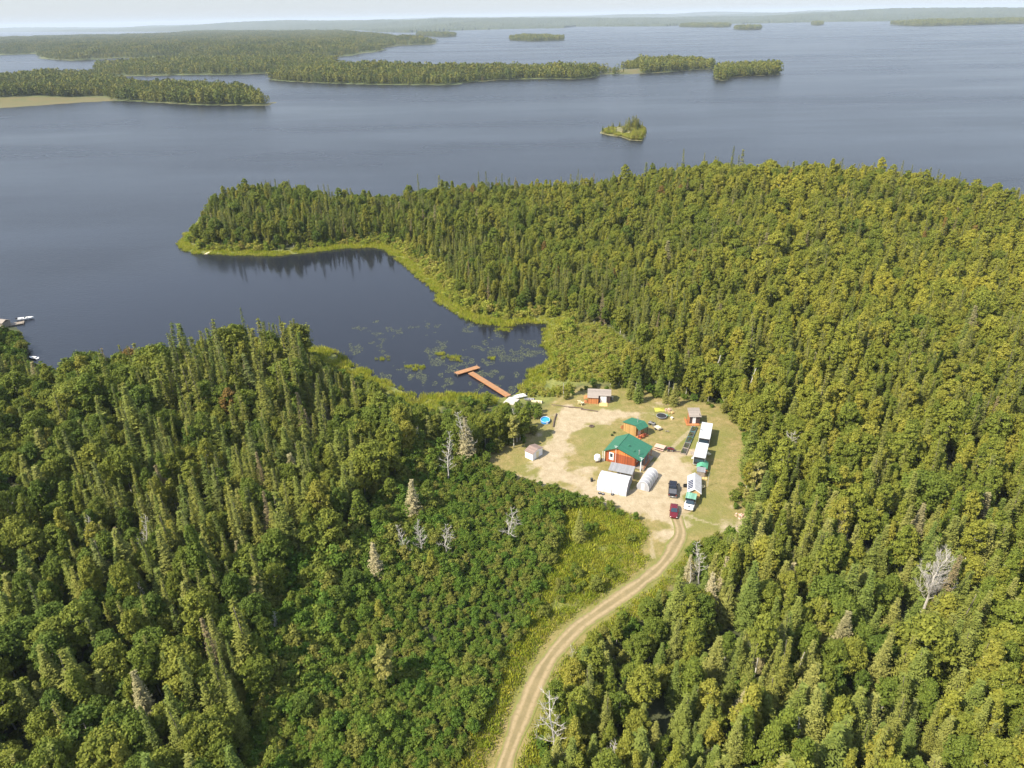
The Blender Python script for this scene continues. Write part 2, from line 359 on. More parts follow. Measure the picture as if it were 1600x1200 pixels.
MEADOW = wpoly([(862,780),(930,795),(1000,812),(1022,845),(985,885),(930,905),(880,950),(850,985),(822,1030),(795,1090),(775,1150),(750,1250),
                (735,1250),(757,1150),(785,1070),(812,1000),(838,940),(862,880),(876,830)], 2)
THICKET = wpoly([(655,735),(690,722),(765,726),(800,742),(880,772),(960,795),(1005,815),(1022,845),(985,885),(930,905),(880,950),(850,985),
                 (822,1030),(795,1090),(775,1150),(750,1290),(400,1290),(410,1150),(425,1060),(440,985),(470,925),(540,890),(585,850),(600,800),(635,760)], 2)
MARSH = wpoly([(800,616),(826,594),(848,572),(866,560),(856,535),(862,508),(905,503),(950,515),(985,540),(1003,568),(990,590),(968,603),
               (905,606),(888,620),(850,632),(830,628)], 1.2)
WESTREED = wpoly([(505,543),(560,567),(600,592),(640,612),(655,640),(700,612),(795,614),(797,624),(700,628),(650,644),(606,610),(562,582),(520,560)], 1)
CUTS = [wpoly(p, 2) for p in ([(1140,800),(1175,796),(1180,832),(1140,838)],)]
def paint(me, v, with_poly=True):
    x, y = v[:, 0], v[:, 1]; n = len(x)
    dirt = np.zeros(n)
    wob = (vnoise(x, y, 3.2, 11)-.5)*4 + (vnoise(x, y, 1.1, 12)-.5)*1.6
    for p in DIRT: dirt = np.maximum(dirt, sstep(-3.6, 3.2, sdist(x, y, p)+wob*1.5))
    for p in PATHS: dirt = np.maximum(dirt, .55*sstep(1.1, .2, ldist(x, y, p)+wob*.1))
    rd = ldist(x, y, ROADC)
    verge = sstep(6.5, 3.0, rd+wob*.6)
    grass = np.maximum(sstep(-6.0, -2.5, sdist(x, y, YARD)+wob*.6), verge)
    mead = np.maximum(sstep(-2, 2, sdist(x, y, MEADOW)+wob), np.maximum(sstep(-3, 2, sdist(x, y, MARSH)+wob), sstep(-2, 2, sdist(x, y, WESTREED)+wob)))
    sd = sdist(x, y, LAND); mead = np.maximum(mead, sstep(9, 4, np.abs(sd)+wob)*(y < 420)*((x > -90) | (y > 270)))
    a = me.color_attributes.new('cover', 'FLOAT_COLOR', 'POINT')
    a.data.foreach_set('color', np.stack([dirt, grass, mead, np.ones(n)], -1).astype(np.float32).ravel())
# one ground material reads that cover
m, nt, b = new_mat('ground_soil_and_grass')
ga = nt.nodes.new('ShaderNodeAttribute'); ga.attribute_name = 'cover'
sp = nt.nodes.new('ShaderNodeSeparateColor'); nt.links.new(ga.outputs['Color'], sp.inputs[0])
tc = nt.nodes.new('ShaderNodeTexCoord').outputs['Object']
nbig = noise(nt, tc, .12, 4); nmid = noise(nt, tc, .55, 5, .65); nfine = noise(nt, tc, 2.4, 5, .7)
floor_c = mix(nt, rng(nt, nmid, .35, .65), (.036, .045, .015), (.070, .075, .028))
grass_c = mix(nt, rng(nt, nmid, .34, .66), (.175, .155, .038), (.30, .225, .095))
grass_c = mix(nt, rng(nt, nbig, .42, .66), grass_c, (.165, .165, .035))
grass_c = mix(nt, rng(nt, nfine, .5, .72, 0, .6), grass_c, (.10, .10, .03))
dirt_c = mix(nt, rng(nt, nmid, .3, .7), (.31, .24, .145), (.43, .35, .235))
dirt_c = mix(nt, rng(nt, nfine, .52, .72, 0, .55), dirt_c, (.24, .185, .085))
mead_c = mix(nt, rng(nt, nmid, .35, .65), (.11, .13, .03), (.22, .22, .05))
df = mth(nt, 'ADD', sp.outputs[0], mth(nt, 'MULTIPLY', mth(nt, 'SUBTRACT', nfine, .5), .9)); df = rng(nt, df, .32, .68)
dz = mth(nt, 'MULTIPLY', df, mth(nt, 'GREATER_THAN', sp.outputs[0], .03))
cc = mix(nt, sp.outputs[2], floor_c, mead_c); cc = mix(nt, sp.outputs[1], cc, grass_c); cc = mix(nt, dz, cc, dirt_c)
nt.links.new(cc, b.inputs['Base Color']); b.inputs['Roughness'].default_value = .95
bp = nt.nodes.new('ShaderNodeBump'); bp.inputs['Strength'].default_value = .6; bp.inputs['Distance'].default_value = .3
nt.links.new(nfine, bp.inputs['Height']); nt.links.new(bp.outputs[0], b.inputs['Normal']); M['ground'] = m
def stretch(a, b, fine_a, fine_b, fine, coarse):
    o = [a]; x = a
    while x < b:
        x += fine if fine_a <= x < fine_b else coarse; o.append(min(x, b))
    return np.array(o)
xs = stretch(-335, 600, -30, 75, .7, 3.0); ys = stretch(-60, 640, 60, 205, .8, 3.0)
me, v = grid_mesh('terrain', xs, ys, lambda X, Y: H(X, Y), keep=lambda X, Y: sdist(X, Y, LAND) > -7)
paint(me, v); me.materials.append(M['ground'])
terrain = bpy.data.objects.new('terrain', me); col.objects.link(terrain); tag(terrain, kind='structure')
# the gravel road, a ribbon on the ground with two wheel tracks
m, nt, b = new_mat('gravel_road'); ga = nt.nodes.new('ShaderNodeAttribute'); ga.attribute_name = 'across'
tc = nt.nodes.new('ShaderNodeTexCoord').outputs['Object']
u = ga.outputs['Fac']; nf = noise(nt, tc, 1.6, 5, .7); nm = noise(nt, tc, .35, 4)
tracks = rng(nt, mth(nt, 'ABSOLUTE', mth(nt, 'SUBTRACT', mth(nt, 'ABSOLUTE', mth(nt, 'SUBTRACT', u, .5)), .23)), .03, .14, 1, 0)
tone = mix(nt, rng(nt, nm, .3, .7), (.19, .15, .072), (.26, .20, .10))
tone = mix(nt, tracks, tone, (.33, .25, .14))
tone = mix(nt, rng(nt, nf, .48, .72, 0, .6), tone, (.15, .125, .05))
edge = mth(nt, 'ADD', mth(nt, 'ABSOLUTE', mth(nt, 'SUBTRACT', u, .5)), mth(nt, 'MULTIPLY', mth(nt, 'SUBTRACT', nf, .5), .35))
tone = mix(nt, rng(nt, edge, .38, .47), tone, (.17, .18, .04))
nt.links.new(tone, b.inputs['Base Color']); b.inputs['Roughness'].default_value = .95; M['road'] = m
rv, rf, ru = [], [], []; NC = 11
for i, (x, y) in enumerate(ROADC):
    a = ROADC[max(0, i-1)]; c = ROADC[min(len(ROADC)-1, i+1)]; d = Vector((c[0]-a[0], c[1]-a[1])).normalized(); nrm = Vector((-d.y, d.x))
    wl = 1.55 + (vnoise(np.array([i*1.0]), np.array([0.]), 3, 21)[0]-.5)*.6; wr = 1.55 + (vnoise(np.array([i*1.0]), np.array([9.]), 3, 22)[0]-.5)*.9
    for k in range(NC):
        u_ = k/(NC-1); s_ = (u_*2-1)*(wl if u_ > .5 else wr); rv.append((x+nrm.x*s_, y+nrm.y*s_)); ru.append(u_)
rv = np.array(rv); rz = H(rv[:, 0], rv[:, 1]) + .05
for i in range(len(ROADC)-1):
    for k in range(NC-1): rf.append((i*NC+k, i*NC+k+1, (i+1)*NC+k+1, (i+1)*NC+k))
me = bpy.data.meshes.new('dirt_road'); me.from_pydata(np.column_stack([rv, rz]).tolist(), [], rf)
me.attributes.new('across', 'FLOAT', 'POINT').data.foreach_set('value', np.array(ru, np.float32)); me.materials.append(M['road'])
ro = bpy.data.objects.new('dirt_road', me); col.objects.link(ro); tag(ro, kind='structure')
# ------------------------------------------------------------------ water
m, nt, b = new_mat('lake_water')
pos = nt.nodes.new('ShaderNodeNewGeometry').outputs['Position']
b.inputs['Base Color'].default_value = (.013, .015, .021, 1); b.inputs['IOR'].default_value = 1.333
bx, by = unp(585, 460, 0)
vd = nt.nodes.new('ShaderNodeVectorMath'); vd.operation = 'SUBTRACT'; nt.links.new(pos, vd.inputs[0]); vd.inputs[1].default_value = (bx, by, 0)
ln = nt.nodes.new('ShaderNodeVectorMath'); ln.operation = 'LENGTH'; nt.links.new(scaled(nt, vd.outputs[0], (1/105, 1/80, 0)), ln.inputs[0])
calm = rng(nt, mth(nt, 'ADD', ln.outputs['Value'], mth(nt, 'MULTIPLY', noise(nt, pos, .02, 3), .5)), .95, 1.75, 1, 0)
streak = noise(nt, scaled(nt, pos, (.0016, .006, 0)), 1.0, 5, .6)
wind = rng(nt, streak, .35, .68, .0, 1.0)
rough = mix(nt, calm, (.22, .22, .22), (.05, .05, .05))
nt.links.new(mth(nt, 'MULTIPLY_ADD', wind, .08, rough), b.inputs['Roughness'])
w1 = noise(nt, scaled(nt, pos, (.45, .8, 0)), 1.0, 4, .6); w2 = noise(nt, scaled(nt, pos, (.06, .12, 0)), 1.0, 3)
wh = mth(nt, 'ADD', w1, mth(nt, 'MULTIPLY', w2, .7))
bp = nt.nodes.new('ShaderNodeBump'); bp.inputs['Distance'].default_value = .5
st = mix(nt, calm, (.50, .50, .50), (.03, .03, .03)); nt.links.new(mth(nt, 'MULTIPLY', st, mth(nt, 'ADD', wind, .30)), bp.inputs['Strength'])
nt.links.new(wh, bp.inputs['Height']); nt.links.new(bp.outputs[0], b.inputs['Normal']); M['water'] = m
mb = MB(); mb.add([(-40000,-3000,0),(40000,-3000,0),(40000,40000,0),(-40000,40000,0)], [(0,1,2,3)])
tag(mb.build('lake_water', M['water']), kind='structure')
# ------------------------------------------------------------------ islands and far shores
m, nt, b = new_mat('island_ground'); ga = nt.nodes.new('ShaderNodeAttribute'); ga.attribute_name = 'marsh'
tc = nt.nodes.new('ShaderNodeTexCoord').outputs['Object']; f = noise(nt, tc, .05, 5)
nt.links.new(mix(nt, ga.outputs['Fac'], mix(nt, rng(nt, f, .3, .7), (.06,.08,.025), (.12,.14,.04)), mix(nt, rng(nt, f, .35, .65), (.135,.105,.038), (.10,.10,.03))), b.inputs['Base Color'])
b.inputs['Roughness'].default_value = .95; M['island'] = m
def land(name, poly, step, hmax, marsh=None, rim=6):
    x0, y0 = poly.min(0)-3*step; x1, y1 = poly.max(0)+3*step
    def zf(X, Y):
        sd = sdist(X, Y, poly)
        z = np.where(sd > 0, .5+hmax*sstep(0, 120, sd)*(.5+vnoise(X.ravel(), Y.ravel(), 90, 7)), -1.0)
        return z.reshape(X.shape)
    me, v = grid_mesh(name, np.arange(x0, x1, step), np.arange(y0, y1, step), zf, keep=lambda X, Y: sdist(X, Y, poly) > -.2*step)
    sd = sdist(v[:, 0], v[:, 1], poly)
    mm = sstep(rim, rim*.4, sd)*.8*(vnoise(v[:, 0], v[:, 1], 60, 5) > .45)
    if marsh is not None:
        for q in marsh: mm = np.maximum(mm, sstep(-5, 8, sdist(v[:, 0], v[:, 1], q)))
    me.attributes.new('marsh', 'FLOAT', 'POINT').data.foreach_set('value', mm.astype(np.float32)); me.materials.append(M['island'])
    o = bpy.data.objects.new(name, me); col.objects.link(o); tag(o, kind='structure'); return o
def zland(x, y, poly, hmax):
    sd = sdist(x, y, poly); return .5+hmax*sstep(0, 120, sd)*(.5+vnoise(x, y, 90, 7))
ISL_A = wpoly([(-260,178),(-100,172),(0,169),(60,165),(130,160),(170,158),(200,158),(250,161),(300,164),(360,165),(420,165),(431,158),
               (424,150,12),(400,138,13),(370,131,13),(330,127,13),(290,127,13),(250,128,13),(200,122,13),(150,112,13),(80,112,13),(0,118,13),(-260,122,13)])
MARSH_A = wpoly([(-260,178),(0,169),(80,165),(172,159),(185,156),(160,153),(100,156),(0,160),(-260,170)])
ISL_B = wpoly([(415,124),(440,127),(500,130),(560,132),(640,133),(715,133),(722,130),(780,125),(850,123),(905,124),(934,121),(938,116),
               (985,116),(1040,113),(1090,109),(1130,107),(1136,101),(1132,97,14),(1110,91,16),(1060,86,18),(1000,86,18),(975,96,14),(940,103,12),(880,103,12),
               (780,104,12),(700,106,12),(620,103,12),(560,100,13),(480,102,13),(445,106,13)])
MARSH_B = wpoly([(936,124),(938,114),(1000,116),(1002,110),(960,108),(940,109)])
ISL_C1 = wpoly([(150,119),(190,119),(232,119),(300,117),(360,117),(415,115),(470,112),(520,106),(530,97),(480,95),(400,95),(330,96),(285,98),(240,100),(200,101),(150,104)])
ISL_C = wpoly([(-700,108),(-500,92),(0,86),(60,84),(66,92),(110,95),(150,93),(185,91),(220,91),(262,90),(282,91),(310,95),(430,97),(490,93),(545,87),(592,80),(598,76),
               (620,71),(655,70),(680,69),(683,66),(650,62,10),(600,55,10),(560,52,10),(500,51,10),(300,52),(250,58),(60,62),(-700,80)])
ISL_D = wpoly([(938,208),(955,212),(972,214),(985,219),(1003,220),(1008,212),(1010,203),(1000,198),(985,198),(970,199),(950,202),(941,205)])
ISL_C2 = wpoly([(1116,122),(1122,126),(1136,126),(1142,121),(1170,119),(1217,117),(1219,112),(1205,109),(1180,108),(1150,108),(1130,109),(1118,113)])
ISL_E = wpoly([(797,63),(830,64.5),(880,63),(880,60),(840,59),(797,60)])
SMALL = [wpoly([(x-w, y),(x, y+1),(x+w, y),(x+w, y-1.4),(x, y-2),(x-w, y-1.4)]) for x, y, w in ((1125,42,15),(1168,46,20),(1277,39,8),(690,57,22),(1093,42,30),(662,56,10))]
SMALL.append(wpoly([(1392,39),(1440,41),(1520,39),(1600,37),(1800,33),(1800,29.5),(1600,34),(1450,36)]))
# ------------------------------------------------------------------ tree shapes
class Leaves:
    """many small leaf faces with a tone per face"""
    def __init__(s): s.v = []; s.f = []; s.t = []; s.n = 0
    def quads(s, c, u, w, t):              # centres, half axes, tone
        k = len(c); s.v.append(np.stack([c-u, c-w*.8, c+u, c+w*.8], 1).reshape(-1, 3))
        s.f.append(np.arange(k*4).reshape(-1, 4)+s.n); s.t.append(np.asarray(t)); s.n += k*4
    def mesh(s, name, mat):
        v = np.concatenate(s.v); f = np.concatenate(s.f); t = np.concatenate(s.t)
        me = bpy.data.meshes.new(name); me.vertices.add(len(v)); me.vertices.foreach_set('co', v.astype(np.float32).ravel())
        me.loops.add(f.size); me.loops.foreach_set('vertex_index', f.astype(np.int32).ravel())
        me.polygons.add(len(f)); me.polygons.foreach_set('loop_start', np.arange(0, f.size, 4, dtype=np.int32))
        me.update(calc_edges=True)
        me.attributes.new('tone', 'FLOAT', 'FACE').data.foreach_set('value', t.astype(np.float32))
        me.materials.append(mat); return me
def unit(a): return a/(np.linalg.norm(a, axis=-1, keepdims=True)+1e-9)
def broad_crown(name, seed, h, r, base, nclump, nleaf, size, mat, clump=.36, top=1.0, cone=0):
    rs = np.random.RandomState(seed); L = Leaves()
    for i in range(nclump):
        q = (i+.5)/nclump; z = base+(h-base)*(.12+.80*q)
        prof = math.sin(math.pi*min(1, (.10+.86*q))**1.15)**.7
        if cone: prof = min(1, (q+.12)*4)**.6*(1.04-q)**.85
        a = i*2.39996+rs.rand()*.9; rr = r*prof*rs.rand()**.38*.86
        c = np.array([math.cos(a)*rr, math.sin(a)*rr, z+rs.randn()*.25]); cr = r*clump*(.55+.9*rs.rand()**1.3)*(1.0-.25*q*top)
        d = unit(rs.randn(nleaf, 3)); d[:, 2] = np.abs(d[:, 2])*1.0-.30*rs.rand(nleaf)
        p = c + d*cr*(.55+.65*rs.rand(nleaf, 1)**1.2)*np.array([1, 1, .85]) + rs.randn(nleaf, 3)*.10
        nrm = unit(d+rs.randn(nleaf, 3)*.60+np.array([0, 0, .65])); u = unit(np.cross(nrm, rs.randn(nleaf, 3))); w = np.cross(nrm, u)
        s = size*(.6+.8*rs.rand(nleaf, 1))
        L.quads(p, u*s, w*s, np.clip(.5+(rs.rand()-.5)*.45+rs.randn(nleaf)*.22, 0, 1))
    return L.mesh(name, mat)
def conifer_crown(name, seed, h, r, base, levels, per, mat, droop=.25, power=.85, size=.20, ragged=.25):
    rs = np.random.RandomState(seed); L = Leaves()
    for i in range(levels):
        q = i/(levels-1); z = base+(h-base)*q; rl = r*(max(0.03, 1-q))**power*(1-.35*math.exp(-q*9))
        n = max(3, int(per*(1-.55*q)))
        for k in range(n):
            if rs.rand() < .14: continue
            a = rs.rand()*6.283; ln = rl*(1-ragged+2*ragged*rs.rand()); tn = rs.rand()
            m = max(2, int(ln/.28)); t = (np.arange(m)+.7)/m
            dx = np.stack([np.cos(a)*ln*t, np.sin(a)*ln*t, -droop*ln*t**1.3+.10*ln*t**3+.05*rs.randn(m)], -1)
            c = dx+np.array([0, 0, z])
            dirn = np.tile(unit(np.array([math.cos(a), math.sin(a), -droop])), (m, 1)); side = unit(np.cross(dirn, [0, 0, 1]))
            wdt = size*(1.25-.75*t)[:, None]*(.7+.6*rs.rand(m, 1))
            for sgn in (-1, 1):
                ax = unit(dirn*.7+side*sgn+rs.randn(m, 3)*.18); nn = np.cross(ax, dirn)*sgn
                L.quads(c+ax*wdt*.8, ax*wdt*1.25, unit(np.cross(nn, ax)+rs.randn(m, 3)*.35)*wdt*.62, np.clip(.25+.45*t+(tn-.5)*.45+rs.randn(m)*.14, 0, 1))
    rsn = 10
    c = np.stack([rs.randn(rsn)*.03, rs.randn(rsn)*.03, h-.5+np.linspace(0, .75, rsn)], -1)
    L.quads(c, np.tile([[.0, .0, .16]], (rsn, 1)), unit(rs.randn(rsn, 3)*[1, 1, 0])*.08, np.full(rsn, .6))
    return L.mesh(name, mat)
def trunk_mesh(name, seed, h, r, mat, limbs=0, lean=.03, crown_r=2):
    rs = random.Random(seed); mb = MB(); n = 5; pts = []
    for i in range(n+1):
        t = i/n; pts.append(Vector((math.sin(t*2+seed)*lean*h*t, math.cos(t*3+seed)*lean*h*t, h*t)))
    for i in range(n): mb.tube(pts[i], pts[i+1], r*(1-.8*i/n), r*(1-.8*(i+1)/n), 6)
    for k in range(limbs):
        t = .45+.5*k/limbs; p = pts[0].lerp(pts[-1], t); a = k*2.4+rs.random(); l = crown_r*.75*(1.1-t)*1.6
        e = p+Vector((math.cos(a)*l, math.sin(a)*l, l*.75)); mb.tube(p, e, r*.35, r*.08, 4)
    return mb.mesh(name, mat, True)
def dead_mesh(name, seed, h, r, spread, nb, mat, up=.35, forks=3, start=.25, lev0=1):
    rs = random.Random(seed); mb = MB(); n = 6
    pts = [Vector((0, 0, 0))]
    for i in range(n): pts.append(pts[-1]+Vector((rs.uniform(-.04, .04)*h, rs.uniform(-.04, .04)*h, h/n)))
    for i in range(n): mb.tube(pts[i], pts[i+1], r*.8*(1-.85*i/n)+.02, r*.8*(1-.85*(i+1)/n)+.02, 6)
    def branch(p, d, l, rr, lev):
        q = p
        for s_ in range(3):
            d = (d+Vector((rs.uniform(-.25, .25), rs.uniform(-.25, .25), rs.uniform(-.05, .25)*up*2))).normalized()
            e = q+d*l/3; mb.tube(q, e, rr*(1-s_*.28), rr*(1-(s_+1)*.28), 4)
            if lev > 0:
                for _ in range(forks+1 if s_ else 2):
                    dd = (d+Vector((rs.uniform(-1, 1), rs.uniform(-1, 1), rs.uniform(-.2, .9)*up*1.6))).normalized()
                    branch(e, dd, l*rs.uniform(.35, .6), rr*.55, lev-1)
            q = e
    for k in range(nb):
        t = start+(1-start)*(k+rs.random()*.6)/nb; i = min(n-1, int(t*n)); p = pts[i].lerp(pts[i+1], min(1, t*n-i)); a = k*2.4+rs.random()
        l = spread*(1.05-t*.75)*rs.uniform(.6, 1.15); branch(p, Vector((math.cos(a), math.sin(a), up)).normalized(), l, r*.17*(1.1-t*.6)+.012, lev0)
    return mb.mesh(name, mat)
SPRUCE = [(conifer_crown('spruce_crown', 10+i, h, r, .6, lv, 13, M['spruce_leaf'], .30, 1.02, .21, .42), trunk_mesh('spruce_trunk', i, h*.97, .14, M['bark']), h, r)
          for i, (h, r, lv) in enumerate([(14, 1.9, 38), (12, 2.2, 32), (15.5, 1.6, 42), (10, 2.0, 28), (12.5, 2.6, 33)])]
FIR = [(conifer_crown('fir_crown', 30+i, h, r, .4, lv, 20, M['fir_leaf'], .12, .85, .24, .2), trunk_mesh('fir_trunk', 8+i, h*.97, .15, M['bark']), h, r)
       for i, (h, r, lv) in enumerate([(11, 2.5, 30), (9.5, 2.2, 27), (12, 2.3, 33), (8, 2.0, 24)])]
ASPEN = [(broad_crown('aspen_crown', 50+i, h, r, b_, int(nc*2.4), 76, .165, M['aspen_leaf'], .27, 1, i % 3 < 2), trunk_mesh('aspen_trunk', 20+i, h*.9, .13, M['pale_bark'], 7, .02, r), h, r)
         for i, (h, r, b_, nc) in enumerate([(12, 2.4, 3.0, 28), (10.5, 2.6, 2.6, 28), (12.5, 2.3, 4.0, 28), (11, 2.1, 2.0, 26), (9, 2.2, 2.0, 24), (12, 2.8, 3.4, 34)])]
BIRCH = [(broad_crown('birch_crown', 150+i, h, r, b_, nc, 80, .17, M['birch_leaf'], .27), trunk_mesh('birch_trunk', 40+i, h*.85, .15, M['pale_bark'], 8, .02, r), h, r)
         for i, (h, r, b_, nc) in enumerate([(10, 3.0, 2.6, 84), (8.5, 2.5, 2.0, 66), (11, 2.7, 3.2, 80), (9.5, 3.5, 2.6, 96), (7.5, 2.2, 1.6, 54)])]
SHRUB = [(broad_crown('alder_shrub', 70+i, h, r, .2, int(nc*1.6), 58, .125, M['shrub_leaf'], .30, .5), None, h, r)
         for i, (h, r, nc) in enumerate([(2.7, 1.25, 13), (2.1, 1.4, 12), (3.3, 1.2, 15), (1.7, 1.0, 9)])]
WILLOW = [(broad_crown('willow_shrub', 80+i, h, r, .1, int(nc*1.7), 36, .12, M['willow_leaf'], .32, .5), None, h, r) for i, (h, r, nc) in enumerate([(1.9, 1.2, 11), (1.4, 1.4, 9), (2.3, 1.1, 12)])]
def tuft(name, seed, n, h, rr, wid, mat):
    rs = np.random.RandomState(seed); L = Leaves(); a = rs.rand(n)*6.283; d = rr*np.sqrt(rs.rand(n))
    hh = h*(.5+.6*rs.rand(n)); lean = rs.randn(n, 2)*.22
    c = np.stack([np.cos(a)*d+lean[:, 0]*hh*.5, np.sin(a)*d+lean[:, 1]*hh*.5, hh*.5], -1)
    u = np.stack([lean[:, 0]*hh*.5, lean[:, 1]*hh*.5, hh*.5], -1); b_ = rs.rand(n)*6.283
    w = np.stack([np.cos(b_), np.sin(b_), np.zeros(n)], -1)*wid; L.quads(c, u, w, np.clip(.5+rs.randn(n)*.25, 0, 1)); return L.mesh(name, mat)
REED = [(tuft('reed_tuft', 90+i, 46, h, .9, .07, M['reed_leaf']), None, h, .9) for i, h in enumerate((1.0, .75, 1.25))]
MEADOWT = [(tuft('meadow_tuft', 95+i, 44, h, 1.0, .09, M['meadow_leaf']), None, h, .9) for i, h in enumerate((.7, .5, 1.0))]
# low detail trees for woods a kilometre and more away
def patch(name, seed, n, size, mats, hh):
    """a knot of far trees, conifers and broadleaves, that is set down many times over"""
    rs = np.random.RandomState(seed); L = Leaves(); 
    for i in range(n):
        x, y = (rs.rand(2)-.5)*size; h = hh*(.7+.5*rs.rand()); con = rs.rand() < .4; r = h*(.13 if con else .24); k = 26 if con else 34
        q = rs.rand(k)**.8; z = h*(.15+.85*q); rad_ = r*(1-q)**.8+.1 if con else r*np.sin(np.pi*np.clip(q*.82+.12, 0, 1))**.7
        a = rs.rand(k)*6.283; d = np.stack([np.cos(a), np.sin(a), np.full(k, .5)], -1)
        p = np.stack([x+np.cos(a)*rad_, y+np.sin(a)*rad_, z], -1); nrm = unit(d+rs.randn(k, 3)*.4)
        u = unit(np.cross(nrm, rs.randn(k, 3))); w = np.cross(nrm, u); s = h*(.055 if con else .085)
        L.quads(p, u*s, w*s, np.clip((.18 if con else .5)+(rs.rand()-.5)*.35+rs.randn(k)*.12, 0, 1))
    return L.mesh(name, mats)
M['far_leaf'] = leaf_mat('far_wood_leaves', [(.075,.100,.020), (.110,.130,.024), (.145,.15,.028), (.18,.17,.032)], YEL, .1, None, .2)
PATCH1 = [(patch('far_wood_patch', 200+i, 5, 11, M['far_leaf'], 11), None, 11, 6) for i in range(4)]
PATCH2 = [(patch('farther_wood_patch', 210+i, 22, 42, M['far_leaf'], 13), None, 13, 20) for i in range(4)]
# ------------------------------------------------------------------ instancing of what nobody could count
def proto_obj(me):
    o = bpy.data.objects.new(me.name, me); return o       # never linked: only its shape is used
def scatter(name, pts, protos, label, cat, group=None, parent=None):
    """pts: array x y z rot scale tilt idx; ONE object whose geometry nodes set the shapes down at its points"""
    pts = np.asarray(pts, float); me = bpy.data.meshes.new(name); n = len(pts)
    me.vertices.add(n); me.vertices.foreach_set('co', pts[:, :3].astype(np.float32).ravel())
    rot = np.stack([pts[:, 5]*np.cos(pts[:, 3]), pts[:, 5]*np.sin(pts[:, 3]), pts[:, 3]], -1)
    me.attributes.new('rot', 'FLOAT_VECTOR', 'POINT').data.foreach_set('vector', rot.astype(np.float32).ravel())
    sc_ = np.stack([pts[:, 4]*pts[:, 7], pts[:, 4]*pts[:, 7], pts[:, 4]], -1)
    me.attributes.new('scl', 'FLOAT_VECTOR', 'POINT').data.foreach_set('vector', sc_.astype(np.float32).ravel())
    me.attributes.new('idx', 'INT', 'POINT').data.foreach_set('value', pts[:, 6].astype(np.int32)); me.update()
    o = bpy.data.objects.new(name, me); col.objects.link(o); tag(o, label, cat, group, 'stuff')
    g = bpy.data.node_groups.new(name+'_nodes', 'GeometryNodeTree')
    g.interface.new_socket('Geometry', in_out='INPUT', socket_type='NodeSocketGeometry'); g.interface.new_socket('Geometry', in_out='OUTPUT', socket_type='NodeSocketGeometry')
    gi, go = g.nodes.new('NodeGroupInput'), g.nodes.new('NodeGroupOutput')
    jn = g.nodes.new('GeometryNodeJoinGeometry')
    for pr in reversed(protos):
        inner = g.nodes.new('GeometryNodeJoinGeometry')
        for me_ in pr[:2]:
            if me_ is None: continue
            oi = g.nodes.new('GeometryNodeObjectInfo'); oi.inputs['Object'].default_value = proto_obj(me_); oi.transform_space = 'ORIGINAL'
            g.links.new(oi.outputs['Geometry'], inner.inputs[0])
        gt = g.nodes.new('GeometryNodeGeometryToInstance'); g.links.new(inner.outputs[0], gt.inputs[0]); g.links.new(gt.outputs[0], jn.inputs[0])
    ip = g.nodes.new('GeometryNodeInstanceOnPoints'); g.links.new(gi.outputs[0], ip.inputs['Points']); g.links.new(jn.outputs[0], ip.inputs['Instance'])
    ip.inputs['Pick Instance'].default_value = True
    for nm, ty, sk in (('idx', 'INT', 'Instance Index'), ('rot', 'FLOAT_VECTOR', 'Rotation'), ('scl', 'FLOAT_VECTOR', 'Scale')):
        na = g.nodes.new('GeometryNodeInputNamedAttribute'); na.data_type = ty; na.inputs['Name'].default_value = nm; g.links.new(na.outputs['Attribute'], ip.inputs[sk])
    g.links.new(ip.outputs[0], go.inputs[0])
    md = o.modifiers.new('scatter', 'NODES'); md.node_group = g
    return o
# ------------------------------------------------------------------ the yard: buildings
GZ = 2.0
def at(px, py, z=GZ): x, y = unp(px, py, z); return Vector((x, y, GZ))
def yaw_of(a, b): return math.atan2(b.y-a.y, b.x-a.x)
def window_part(parent, x, z, w, h, y, name='window', frame_mat='white', side=None):
    """a framed opening in a wall facing -y at depth y (or facing +-x when side is given)"""
    fr, pn = MB(), MB(); t = .09
    def bx(mb, a0, a1, d0, d1, z0, z1):
        if side is None: mb.box(a0, a1, y-d1, y-d0, z0, z1)
        else: mb.box(min(y+side*d0, y+side*d1), max(y+side*d0, y+side*d1), a0, a1, z0, z1)
    bx(fr, x, x+w, .0, .06, z, z+t); bx(fr, x, x+w, 0, .06, z+h-t, z+h); bx(fr, x, x+t, 0, .06, z+t, z+h-t); bx(fr, x+w-t, x+w, 0, .06, z+t, z+h-t)
    bx(pn, x+t, x+w-t, .0, .02, z+t, z+h-t)
    f = fr.build(name, M[frame_mat], parent); pn.build('pane', M['glass'], f); return f
